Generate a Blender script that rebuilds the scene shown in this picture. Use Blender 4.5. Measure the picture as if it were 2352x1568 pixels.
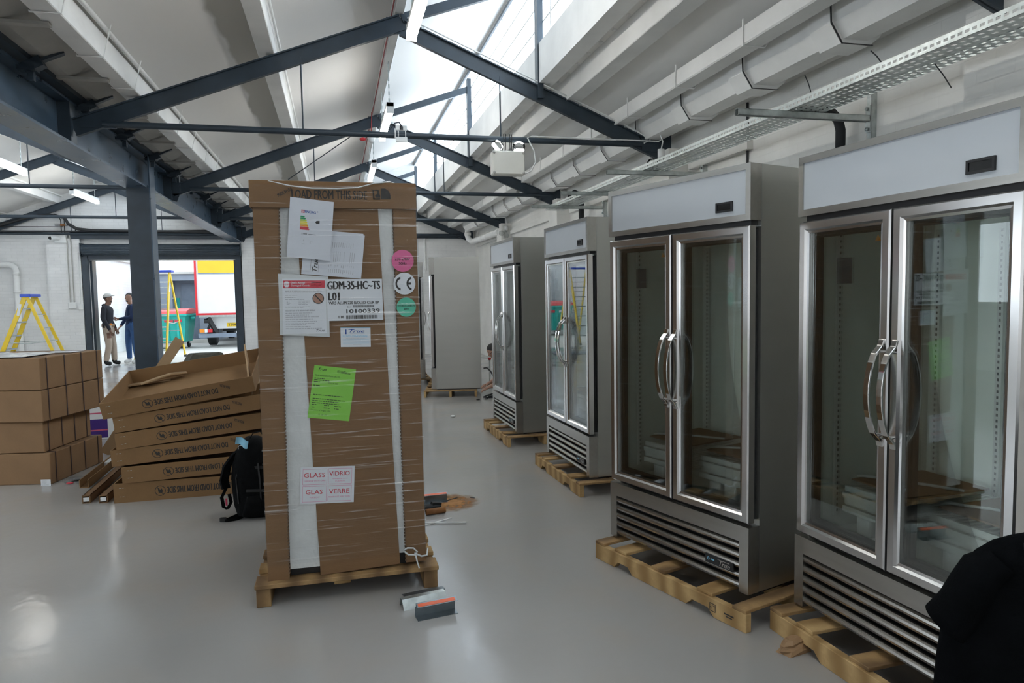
import bpy, bmesh, math, random
from mathutils import Vector, Matrix, Euler
from math import sin, cos, pi, radians as R
for o in list(bpy.data.objects): bpy.data.objects.remove(o)
random.seed(7)
SC = bpy.context.scene
COL = SC.collection

# ------------------------------------------------------------------ camera
cam_d = bpy.data.cameras.new('camera'); cam = bpy.data.objects.new('camera', cam_d); COL.objects.link(cam)
cr = Vector((0.96958, -0.24419, -0.01710)); cu = Vector((0.03314, 0.06171, 0.99754)); cf = Vector((0.24254, 0.96776, -0.06793))
cam.matrix_world = Matrix(((cr.x, cu.x, -cf.x, 0), (cr.y, cu.y, -cf.y, 0), (cr.z, cu.z, -cf.z, 1.5375), (0, 0, 0, 1)))
cam_d.sensor_fit = 'HORIZONTAL'; cam_d.sensor_width = 36.0; cam_d.lens = 36.0 * 1599.6 / 2352.0
cam_d.clip_start = 0.05; cam_d.clip_end = 300
SC.camera = cam

# ------------------------------------------------------------------ world, daylight, exposure
SKY_STRENGTH = 2.0
PANE_STRENGTH = 3.0
TUBE_STRENGTH = 17.0
w = bpy.data.worlds.new('overcast_sky'); SC.world = w; w.use_nodes = True
bg = w.node_tree.nodes['Background']; bg.inputs[0].default_value = (0.76, 0.88, 1.0, 1); bg.inputs[1].default_value = SKY_STRENGTH
VS = SC.view_settings
VS.view_transform = 'Standard'; VS.look = 'None'; VS.gamma = 1.0; VS.use_curve_mapping = False
VS.exposure = 0.66
# sampling portal in the roller door opening: helps the renderer find the sky through the doorway
pl = bpy.data.lights.new('door_portal', 'AREA'); pl.shape = 'RECTANGLE'; pl.size = 3.1; pl.size_y = 2.5
po = bpy.data.objects.new('door_portal', pl); COL.objects.link(po); po.location = (-3.97, 18.7, 1.26); po.rotation_euler = (R(-90), 0, 0)
pl.cycles.is_portal = True

# ------------------------------------------------------------------ materials
MATS = {}
def nodes_of(name):
    m = bpy.data.materials.new(name); m.use_nodes = True
    nt = m.node_tree; b = nt.nodes['Principled BSDF']
    return m, nt, b
def lnk(nt, a, b): nt.links.new(a, b)
def pm(name, col, rough=0.5, metal=0.0, var=0.12, scale=6.0, bump=0.0, bscale=40.0, stretch=(1, 1, 1), rvar=0.0, spec=None, coat=0.0):
    m, nt, b = nodes_of(name)
    tc = nt.nodes.new('ShaderNodeTexCoord'); mp = nt.nodes.new('ShaderNodeMapping'); mp.inputs['Scale'].default_value = stretch
    lnk(nt, tc.outputs['Object'], mp.inputs[0])
    n = nt.nodes.new('ShaderNodeTexNoise'); n.inputs['Scale'].default_value = scale; n.inputs['Detail'].default_value = 5
    lnk(nt, mp.outputs[0], n.inputs['Vector'])
    rp = nt.nodes.new('ShaderNodeValToRGB')
    rp.color_ramp.elements[0].position = 0.3; rp.color_ramp.elements[1].position = 0.7
    rp.color_ramp.elements[0].color = (*[max(0, c * (1 - var)) for c in col], 1)
    rp.color_ramp.elements[1].color = (*[min(1, c * (1 + var)) for c in col], 1)
    lnk(nt, n.outputs['Fac'], rp.inputs[0]); lnk(nt, rp.outputs[0], b.inputs['Base Color'])
    b.inputs['Roughness'].default_value = rough; b.inputs['Metallic'].default_value = metal
    if spec is not None: b.inputs['Specular IOR Level'].default_value = spec
    if coat: b.inputs['Coat Weight'].default_value = coat
    if rvar:
        mr = nt.nodes.new('ShaderNodeMapRange'); mr.inputs['To Min'].default_value = max(0, rough - rvar); mr.inputs['To Max'].default_value = rough + rvar
        lnk(nt, n.outputs['Fac'], mr.inputs['Value']); lnk(nt, mr.outputs[0], b.inputs['Roughness'])
    if bump:
        n2 = nt.nodes.new('ShaderNodeTexNoise'); n2.inputs['Scale'].default_value = bscale; n2.inputs['Detail'].default_value = 4
        lnk(nt, mp.outputs[0], n2.inputs['Vector'])
        bp = nt.nodes.new('ShaderNodeBump'); bp.inputs['Strength'].default_value = bump; bp.inputs['Distance'].default_value = 0.01
        lnk(nt, n2.outputs['Fac'], bp.inputs['Height']); lnk(nt, bp.outputs[0], b.inputs['Normal'])
    MATS[name] = m
    return m
def em(name, col, strength):
    m, nt, b = nodes_of(name)
    n = nt.nodes.new('ShaderNodeTexNoise'); n.inputs['Scale'].default_value = 3
    mr = nt.nodes.new('ShaderNodeMapRange'); mr.inputs['To Min'].default_value = strength * 0.93; mr.inputs['To Max'].default_value = strength * 1.07
    lnk(nt, n.outputs['Fac'], mr.inputs['Value']); lnk(nt, mr.outputs[0], b.inputs['Emission Strength'])
    b.inputs['Base Color'].default_value = (0.8, 0.8, 0.8, 1); b.inputs['Emission Color'].default_value = (*col, 1)
    MATS[name] = m; return m

pm('steel_dark', (0.026, 0.040, 0.055), 0.38, 0.0, 0.22, 5, 0.05, 60)
pm('steel_beam', (0.052, 0.085, 0.125), 0.30, 0.0, 0.30, 4, 0.05, 50, rvar=0.1)
pm('roof_white', (0.88, 0.87, 0.84), 0.75, 0, 0.06, 1.1, 0.10, 9)
pm('paint_white', (0.86, 0.86, 0.84), 0.55, 0, 0.06, 3, 0.15, 30)
pm('gutter_grey', (0.42, 0.41, 0.38), 0.8, 0, 0.12, 3, 0.15, 25)
pm('plastic_white', (0.78, 0.79, 0.78), 0.35, 0, 0.03, 8)
pm('plastic_cream', (0.70, 0.69, 0.63), 0.4, 0, 0.03, 8)
pm('galvanised', (0.50, 0.54, 0.53), 0.38, 0.85, 0.18, 22, 0.04, 60)
pm('stainless', (0.50, 0.50, 0.47), 0.34, 0.95, 0.025, 1.2, 0.006, 60, stretch=(1, 1, 9))
pm('stainless_h', (0.46, 0.445, 0.415), 0.27, 0.95, 0.06, 3, 0.03, 90, stretch=(1, 14, 14))
pm('door_steel', (0.66, 0.65, 0.64), 0.20, 0.97, 0.06, 3)
pm('chrome', (0.70, 0.69, 0.67), 0.08, 1.0, 0.03, 6)
pm('black_plastic', (0.012, 0.012, 0.013), 0.45, 0, 0.2, 10)
pm('black_rubber', (0.010, 0.011, 0.012), 0.7, 0, 0.2, 12, 0.1, 60)
pm('screen', (0.006, 0.007, 0.008), 0.12, 0, 0.1, 5)
pm('sign_white', (0.54, 0.58, 0.62), 0.10, 0, 0.02, 3, coat=0.4)
pm('liner_white', (0.86, 0.92, 0.86), 0.5, 0, 0.04, 4)
pm('wire_white', (0.70, 0.73, 0.71), 0.45, 0, 0.04, 6)
pm('foam', (0.80, 0.82, 0.81), 0.8, 0, 0.04, 30, 0.3, 120)
pm('foam_sheet', (0.60, 0.61, 0.59), 0.55, 0, 0.08, 9, 0.25, 40)
pm('cardboard', (0.190, 0.104, 0.046), 0.82, 0, 0.08, 4, 0.10, 60, stretch=(1, 1, 6))
pm('cardboard_tray', (0.225, 0.125, 0.050), 0.82, 0, 0.09, 4, 0.10, 60)
pm('cardboard_carton', (0.240, 0.138, 0.066), 0.82, 0, 0.08, 4, 0.10, 60)
pm('cardboard_light', (0.36, 0.235, 0.125), 0.82, 0, 0.08, 5, 0.10, 60)
pm('cardboard_dark', (0.060, 0.058, 0.040), 0.7, 0, 0.3, 6, 0.2, 30)
pm('ink', (0.030, 0.027, 0.024), 0.7, 0, 0.25, 30)
pm('ink_grey', (0.34, 0.35, 0.36), 0.7, 0, 0.2, 40)
pm('ink_red', (0.55, 0.05, 0.07), 0.7, 0, 0.1, 20)
pm('ink_blue', (0.03, 0.08, 0.30), 0.7, 0, 0.1, 20)
pm('ink_cyan', (0.22, 0.52, 0.70), 0.7, 0, 0.1, 20)
pm('ink_green', (0.02, 0.30, 0.12), 0.7, 0, 0.1, 20)
pm('ink_lime', (0.40, 0.55, 0.05), 0.7, 0, 0.1, 20)
pm('ink_yellow', (0.75, 0.62, 0.06), 0.7, 0, 0.1, 20)
pm('ink_orange', (0.75, 0.30, 0.04), 0.7, 0, 0.1, 20)
pm('paper', (0.60, 0.62, 0.66), 0.7, 0, 0.03, 8, 0.05, 20)
pm('paper_label', (0.66, 0.68, 0.70), 0.6, 0, 0.02, 8)
pm('paper_green', (0.23, 0.56, 0.07), 0.7, 0, 0.04, 8)
pm('sticker_pink', (0.66, 0.12, 0.28), 0.5, 0, 0.04, 8)
pm('sticker_green', (0.08, 0.46, 0.30), 0.5, 0, 0.04, 8)
pm('pouch', (0.55, 0.57, 0.56), 0.35, 0, 0.04, 8)
pm('strap_dark', (0.055, 0.035, 0.035), 0.5, 0, 0.2, 12)
pm('fabric_black', (0.004, 0.0045, 0.005), 0.9, 0, 0.3, 25, 0.3, 90, spec=0.12)
pm('shirt_black', (0.0025, 0.003, 0.0036), 1.0, 0, 0.25, 14, 0.25, 160, spec=0.06)
pm('bag_red', (0.45, 0.02, 0.07), 0.6, 0, 0.1, 12)
pm('mask_blue', (0.30, 0.62, 0.80), 0.7, 0, 0.05, 20, 0.2, 60)
pm('yellow_paint', (0.74, 0.50, 0.012), 0.4, 0, 0.08, 8)
pm('blue_plastic', (0.02, 0.07, 0.50), 0.4, 0, 0.08, 8)
pm('teal_bin', (0.02, 0.42, 0.36), 0.4, 0, 0.12, 5, 0.08, 20)
pm('red_lid', (0.62, 0.05, 0.05), 0.4, 0, 0.08, 6)
pm('truck_white', (0.78, 0.78, 0.78), 0.35, 0, 0.04, 3)
pm('truck_yellow', (0.90, 0.50, 0.03), 0.4, 0, 0.05, 3)
pm('truck_grey', (0.20, 0.24, 0.30), 0.5, 0, 0.12, 5)
pm('lamp_red', (0.62, 0.03, 0.04), 0.25, 0, 0.05, 6)
pm('lamp_amber', (0.85, 0.28, 0.03), 0.25, 0, 0.05, 6)
pm('plate_yellow', (0.86, 0.58, 0.03), 0.4, 0, 0.05, 6)
pm('concrete_out', (0.56, 0.54, 0.50), 0.85, 0, 0.10, 1.5, 0.15, 20)
pm('facade_grey', (0.30, 0.34, 0.40), 0.7, 0, 0.06, 3, 0.1, 20)
pm('skin', (0.36, 0.20, 0.14), 0.55, 0, 0.06, 12)
pm('skin_dark', (0.20, 0.105, 0.07), 0.55, 0, 0.06, 12)
pm('hair', (0.012, 0.010, 0.009), 0.6, 0, 0.3, 40, 0.3, 120)
pm('cap_white', (0.62, 0.62, 0.60), 0.75, 0, 0.05, 15)
pm('hoodie', (0.018, 0.020, 0.028), 0.85, 0, 0.2, 12, 0.2, 60)
pm('navy_knit', (0.008, 0.022, 0.070), 0.85, 0, 0.2, 14, 0.2, 80)
pm('khaki', (0.42, 0.34, 0.27), 0.8, 0, 0.08, 9, 0.2, 40)
pm('denim', (0.030, 0.090, 0.230), 0.8, 0, 0.15, 10, 0.2, 60)
pm('grey_tshirt', (0.20, 0.21, 0.22), 0.85, 0, 0.1, 12, 0.2, 60)
pm('leather_tan', (0.30, 0.18, 0.09), 0.7, 0, 0.15, 10)
pm('orange_tape', (0.80, 0.13, 0.04), 0.4, 0, 0.06, 12)
pm('purple_print', (0.055, 0.020, 0.20), 0.5, 0, 0.08, 8)
pm('pink_strap', (0.62, 0.12, 0.20), 0.5, 0, 0.08, 8)
pm('red_cable', (0.34, 0.04, 0.04), 0.5, 0, 0.08, 8)
pm('polythene', (0.62, 0.64, 0.64), 0.18, 0, 0.06, 9, 0.5, 22)
pm('sawdust', (0.44, 0.25, 0.12), 0.9, 0, 0.2, 40)
pm('rust_brown', (0.24, 0.10, 0.03), 0.7, 0, 0.25, 12)
pm('blue_wrap', (0.03, 0.16, 0.48), 0.35, 0, 0.1, 14)
pm('wall_black_pipe', (0.014, 0.015, 0.017), 0.5, 0, 0.1, 10)
em('tube_glow', (1.0, 0.965, 0.90), TUBE_STRENGTH)
em('pane_sky', (0.74, 0.87, 1.0), PANE_STRENGTH)
em('pane_front', (0.95, 0.97, 1.0), 0.5)
em('pane_side_fill', (0.80, 0.90, 1.0), 2.0)
em('lamp_head_glow', (0.95, 1.0, 1.0), 4.0)

def wood(name, c0, c1):
    m, nt, b = nodes_of(name)
    tc = nt.nodes.new('ShaderNodeTexCoord'); mp = nt.nodes.new('ShaderNodeMapping'); mp.inputs['Scale'].default_value = (2, 2, 2)
    lnk(nt, tc.outputs['Object'], mp.inputs[0])
    wv = nt.nodes.new('ShaderNodeTexWave'); wv.inputs['Scale'].default_value = 1.1; wv.inputs['Distortion'].default_value = 6; wv.inputs['Detail'].default_value = 3
    n = nt.nodes.new('ShaderNodeTexNoise'); n.inputs['Scale'].default_value = 7; n.inputs['Detail'].default_value = 9; n.inputs['Roughness'].default_value = 0.7
    lnk(nt, mp.outputs[0], wv.inputs['Vector']); lnk(nt, mp.outputs[0], n.inputs['Vector'])
    mx = nt.nodes.new('ShaderNodeMath'); mx.operation = 'MULTIPLY'
    lnk(nt, wv.outputs['Fac'], mx.inputs[0]); lnk(nt, n.outputs['Fac'], mx.inputs[1])
    rp = nt.nodes.new('ShaderNodeValToRGB'); rp.color_ramp.elements[0].color = (*c0, 1); rp.color_ramp.elements[1].color = (*c1, 1)
    rp.color_ramp.elements[1].position = 0.55
    lnk(nt, mx.outputs[0], rp.inputs[0]); lnk(nt, rp.outputs[0], b.inputs['Base Color'])
    b.inputs['Roughness'].default_value = 0.75
    bp = nt.nodes.new('ShaderNodeBump'); bp.inputs['Strength'].default_value = 0.2; bp.inputs['Distance'].default_value = 0.01
    lnk(nt, n.outputs['Fac'], bp.inputs['Height']); lnk(nt, bp.outputs[0], b.inputs['Normal'])
    MATS[name] = m
wood('pallet_wood', (0.28, 0.165, 0.06), (0.50, 0.335, 0.15))
wood('pallet_wood_aged', (0.15, 0.085, 0.035), (0.38, 0.235, 0.10))
pm('bracket_steel', (0.22, 0.25, 0.27), 0.33, 0.85, 0.12, 14)
pm('crimp', (0.13, 0.08, 0.045), 0.85, 0, 0.15, 20)

def brick(name, col, mortar, bump=0.35, scale=1.0):
    m, nt, b = nodes_of(name)
    tc = nt.nodes.new('ShaderNodeTexCoord'); sp = nt.nodes.new('ShaderNodeSeparateXYZ'); cb = nt.nodes.new('ShaderNodeCombineXYZ')
    ad = nt.nodes.new('ShaderNodeMath'); ad.operation = 'ADD'
    lnk(nt, tc.outputs['Object'], sp.inputs[0]); lnk(nt, sp.outputs['X'], ad.inputs[0]); lnk(nt, sp.outputs['Y'], ad.inputs[1])
    lnk(nt, ad.outputs[0], cb.inputs['X']); lnk(nt, sp.outputs['Z'], cb.inputs['Y'])
    br = nt.nodes.new('ShaderNodeTexBrick'); br.inputs['Scale'].default_value = scale
    br.inputs['Brick Width'].default_value = 0.225; br.inputs['Row Height'].default_value = 0.075; br.inputs['Mortar Size'].default_value = 0.006
    br.inputs['Mortar Smooth'].default_value = 0.6
    br.inputs['Color1'].default_value = (*col, 1); br.inputs['Color2'].default_value = (*[c * 0.96 for c in col], 1); br.inputs['Mortar'].default_value = (*mortar, 1)
    lnk(nt, cb.outputs[0], br.inputs['Vector'])
    n = nt.nodes.new('ShaderNodeTexNoise'); n.inputs['Scale'].default_value = 1.6; n.inputs['Detail'].default_value = 5
    lnk(nt, tc.outputs['Object'], n.inputs['Vector'])
    mx = nt.nodes.new('ShaderNodeMix'); mx.data_type = 'RGBA'; mx.blend_type = 'MULTIPLY'; mx.inputs[0].default_value = 1
    mr = nt.nodes.new('ShaderNodeMapRange'); mr.inputs['From Min'].default_value = 0.3; mr.inputs['From Max'].default_value = 0.7
    mr.inputs['To Min'].default_value = 0.90; mr.inputs['To Max'].default_value = 1.04
    lnk(nt, n.outputs['Fac'], mr.inputs['Value'])
    lnk(nt, br.outputs['Color'], mx.inputs[6]); lnk(nt, mr.outputs[0], mx.inputs[7]); lnk(nt, mx.outputs[2], b.inputs['Base Color'])
    bp = nt.nodes.new('ShaderNodeBump'); bp.inputs['Strength'].default_value = bump; bp.inputs['Distance'].default_value = 0.006; bp.invert = True
    lnk(nt, br.outputs['Fac'], bp.inputs['Height']); lnk(nt, bp.outputs[0], b.inputs['Normal'])
    b.inputs['Roughness'].default_value = 0.6
    MATS[name] = m
brick('brick_white', (0.83, 0.83, 0.82), (0.77, 0.77, 0.76))
brick('brick_wall_right', (0.80, 0.79, 0.75), (0.77, 0.76, 0.72), 0.15)

def floor_mat():
    m, nt, b = nodes_of('epoxy_floor')
    tc = nt.nodes.new('ShaderNodeTexCoord')
    n1 = nt.nodes.new('ShaderNodeTexNoise'); n1.inputs['Scale'].default_value = 0.55; n1.inputs['Detail'].default_value = 2
    n2 = nt.nodes.new('ShaderNodeTexNoise'); n2.inputs['Scale'].default_value = 2.2; n2.inputs['Detail'].default_value = 2
    n3 = nt.nodes.new('ShaderNodeTexNoise'); n3.inputs['Scale'].default_value = 1.3; n3.inputs['Detail'].default_value = 1
    for n in (n1, n2, n3): lnk(nt, tc.outputs['Object'], n.inputs['Vector'])
    rp = nt.nodes.new('ShaderNodeValToRGB'); e = rp.color_ramp.elements
    e[0].position = 0.32; e[0].color = (0.325, 0.315, 0.305, 1); e[1].position = 0.68; e[1].color = (0.390, 0.380, 0.368, 1)
    lnk(nt, n1.outputs['Fac'], rp.inputs[0])
    mx = nt.nodes.new('ShaderNodeMix'); mx.data_type = 'RGBA'; mx.inputs[7].default_value = (0.40, 0.31, 0.23, 1)
    mr = nt.nodes.new('ShaderNodeMapRange'); mr.inputs['From Min'].default_value = 0.50; mr.inputs['From Max'].default_value = 0.85; mr.inputs['To Max'].default_value = 0.30
    lnk(nt, n2.outputs['Fac'], mr.inputs['Value']); lnk(nt, mr.outputs[0], mx.inputs[0]); lnk(nt, rp.outputs[0], mx.inputs[6])
    lnk(nt, mx.outputs[2], b.inputs['Base Color'])
    rr = nt.nodes.new('ShaderNodeMapRange'); rr.inputs['From Min'].default_value = 0.35; rr.inputs['From Max'].default_value = 0.65
    rr.inputs['To Min'].default_value = 0.13; rr.inputs['To Max'].default_value = 0.24
    lnk(nt, n3.outputs['Fac'], rr.inputs['Value']); lnk(nt, rr.outputs[0], b.inputs['Roughness'])
    nb = nt.nodes.new('ShaderNodeTexNoise'); nb.inputs['Scale'].default_value = 14; nb.inputs['Detail'].default_value = 6; lnk(nt, tc.outputs['Object'], nb.inputs['Vector'])
    bp = nt.nodes.new('ShaderNodeBump'); bp.inputs['Strength'].default_value = 0.10; bp.inputs['Distance'].default_value = 0.01
    lnk(nt, nb.outputs['Fac'], bp.inputs['Height']); lnk(nt, bp.outputs[0], b.inputs['Normal'])
    b.inputs['Specular IOR Level'].default_value = 0.36
    MATS['epoxy_floor'] = m
floor_mat()

def glass(name, tint, ior=1.5, refl=1.0, rough=0.0):
    m = bpy.data.materials.new(name); m.use_nodes = True; nt = m.node_tree
    for n in list(nt.nodes): nt.nodes.remove(n)
    out = nt.nodes.new('ShaderNodeOutputMaterial'); mix = nt.nodes.new('ShaderNodeMixShader')
    tr = nt.nodes.new('ShaderNodeBsdfTransparent'); gl = nt.nodes.new('ShaderNodeBsdfGlossy'); fr = nt.nodes.new('ShaderNodeFresnel')
    n = nt.nodes.new('ShaderNodeTexNoise'); n.inputs['Scale'].default_value = 2.0
    rp = nt.nodes.new('ShaderNodeValToRGB'); rp.color_ramp.elements[0].color = (*[c * 0.96 for c in tint], 1); rp.color_ramp.elements[1].color = (*tint, 1)
    lnk(nt, n.outputs['Fac'], rp.inputs[0]); lnk(nt, rp.outputs[0], tr.inputs[0])
    fr.inputs['IOR'].default_value = ior; gl.inputs['Roughness'].default_value = rough
    mu = nt.nodes.new('ShaderNodeMath'); mu.operation = 'MULTIPLY'; mu.inputs[1].default_value = refl; mu.use_clamp = True
    lnk(nt, fr.outputs[0], mu.inputs[0]); lnk(nt, mu.outputs[0], mix.inputs[0]); lnk(nt, tr.outputs[0], mix.inputs[1]); lnk(nt, gl.outputs[0], mix.inputs[2])
    lnk(nt, mix.outputs[0], out.inputs[0]); MATS[name] = m
glass('door_glass', (0.955, 0.985, 0.965), 1.5, 0.75)
glass('clear_glass', (0.88, 0.90, 0.90), 1.45, 1.0)

def film(name, base=0.012, amp=0.40, tilt=(0.06, 1.0)):
    m = bpy.data.materials.new(name); m.use_nodes = True; nt = m.node_tree
    for n in list(nt.nodes): nt.nodes.remove(n)
    out = nt.nodes.new('ShaderNodeOutputMaterial'); mix = nt.nodes.new('ShaderNodeMixShader')
    tr = nt.nodes.new('ShaderNodeBsdfTransparent'); tr.inputs[0].default_value = (0.93, 0.94, 0.95, 1)
    gl = nt.nodes.new('ShaderNodeBsdfGlossy'); gl.inputs['Roughness'].default_value = 0.15; gl.inputs['Color'].default_value = (0.95, 0.95, 0.95, 1)
    tc = nt.nodes.new('ShaderNodeTexCoord'); mp = nt.nodes.new('ShaderNodeMapping')
    mp.inputs['Rotation'].default_value = (0, R(-4), 0); mp.inputs['Scale'].default_value = (2.2, 2.2, 75)
    lnk(nt, tc.outputs['Object'], mp.inputs[0])
    n = nt.nodes.new('ShaderNodeTexNoise'); n.inputs['Scale'].default_value = 1.0; n.inputs['Detail'].default_value = 3; lnk(nt, mp.outputs[0], n.inputs['Vector'])
    nb = nt.nodes.new('ShaderNodeTexNoise'); nb.inputs['Scale'].default_value = 3.0; nb.inputs['Detail'].default_value = 3; lnk(nt, tc.outputs['Object'], nb.inputs['Vector'])
    rp = nt.nodes.new('ShaderNodeMapRange'); rp.inputs['From Min'].default_value = 0.58; rp.inputs['From Max'].default_value = 0.76
    rp.inputs['To Min'].default_value = base; rp.inputs['To Max'].default_value = amp
    lnk(nt, n.outputs['Fac'], rp.inputs['Value'])
    bp = nt.nodes.new('ShaderNodeBump'); bp.inputs['Strength'].default_value = 0.9; bp.inputs['Distance'].default_value = 0.012
    ad = nt.nodes.new('ShaderNodeMath'); ad.operation = 'MULTIPLY_ADD'; ad.inputs[1].default_value = 0.6
    lnk(nt, n.outputs['Fac'], ad.inputs[0]); lnk(nt, nb.outputs['Fac'], ad.inputs[2])
    lnk(nt, ad.outputs[0], bp.inputs['Height']); lnk(nt, bp.outputs[0], gl.inputs['Normal'])
    lnk(nt, rp.outputs[0], mix.inputs[0]); lnk(nt, tr.outputs[0], mix.inputs[1]); lnk(nt, gl.outputs[0], mix.inputs[2])
    lnk(nt, mix.outputs[0], out.inputs[0]); MATS[name] = m
film('stretch_film')
def stained_roof():
    # same white paint with one bare grey-beige band left of a purlin, wavy edge
    m, nt, b = nodes_of('roof_stained')
    tc = nt.nodes.new('ShaderNodeTexCoord'); sp = nt.nodes.new('ShaderNodeSeparateXYZ'); lnk(nt, tc.outputs['Object'], sp.inputs[0])
    n = nt.nodes.new('ShaderNodeTexNoise'); n.inputs['Scale'].default_value = 0.9; n.inputs['Detail'].default_value = 3; lnk(nt, tc.outputs['Object'], n.inputs['Vector'])
    a = nt.nodes.new('ShaderNodeMath'); a.operation = 'MULTIPLY_ADD'; a.inputs[1].default_value = 0.35; lnk(nt, n.outputs['Fac'], a.inputs[0]); lnk(nt, sp.outputs['X'], a.inputs[2])
    g1 = nt.nodes.new('ShaderNodeMapRange'); g1.inputs['From Min'].default_value = -0.75; g1.inputs['From Max'].default_value = -0.72; lnk(nt, a.outputs[0], g1.inputs['Value'])
    g2 = nt.nodes.new('ShaderNodeMapRange'); g2.inputs['From Min'].default_value = -0.60; g2.inputs['From Max'].default_value = -0.57; g2.inputs['To Min'].default_value = 1; g2.inputs['To Max'].default_value = 0; lnk(nt, sp.outputs['X'], g2.inputs['Value'])
    mu = nt.nodes.new('ShaderNodeMath'); mu.operation = 'MULTIPLY'; lnk(nt, g1.outputs[0], mu.inputs[0]); lnk(nt, g2.outputs[0], mu.inputs[1])
    n2 = nt.nodes.new('ShaderNodeTexNoise'); n2.inputs['Scale'].default_value = 0.8; lnk(nt, tc.outputs['Object'], n2.inputs['Vector'])
    rp = nt.nodes.new('ShaderNodeValToRGB'); rp.color_ramp.elements[0].color = (0.82, 0.81, 0.79, 1); rp.color_ramp.elements[1].color = (0.89, 0.88, 0.86, 1); lnk(nt, n2.outputs['Fac'], rp.inputs[0])
    mx = nt.nodes.new('ShaderNodeMix'); mx.data_type = 'RGBA'; mx.inputs[7].default_value = (0.56, 0.54, 0.49, 1); lnk(nt, mu.outputs[0], mx.inputs[0]); lnk(nt, rp.outputs[0], mx.inputs[6]); lnk(nt, mx.outputs[2], b.inputs['Base Color'])
    b.inputs['Roughness'].default_value = 0.7; MATS['roof_stained'] = m
stained_roof()
def dust_mat():
    m = bpy.data.materials.new('drill_dust'); m.use_nodes = True; nt = m.node_tree; b = nt.nodes['Principled BSDF']; b.inputs['Base Color'].default_value = (0.42, 0.21, 0.08, 1); b.inputs['Roughness'].default_value = 0.95
    tc = nt.nodes.new('ShaderNodeTexCoord'); g = nt.nodes.new('ShaderNodeTexGradient'); g.gradient_type = 'SPHERICAL'; mp = nt.nodes.new('ShaderNodeMapping'); mp.inputs['Scale'].default_value = (3.6, 3.6, 1)
    lnk(nt, tc.outputs['Object'], mp.inputs[0]); lnk(nt, mp.outputs[0], g.inputs[0])
    n = nt.nodes.new('ShaderNodeTexNoise'); n.inputs['Scale'].default_value = 18; n.inputs['Detail'].default_value = 6; lnk(nt, tc.outputs['Object'], n.inputs['Vector'])
    a = nt.nodes.new('ShaderNodeMath'); a.operation = 'MULTIPLY'; lnk(nt, g.outputs['Fac'], a.inputs[0]); lnk(nt, n.outputs['Fac'], a.inputs[1])
    r = nt.nodes.new('ShaderNodeMapRange'); r.inputs['From Min'].default_value = 0.08; r.inputs['From Max'].default_value = 0.42; lnk(nt, a.outputs[0], r.inputs['Value']); lnk(nt, r.outputs[0], b.inputs['Alpha'])
    MATS['drill_dust'] = m
dust_mat()

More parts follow.
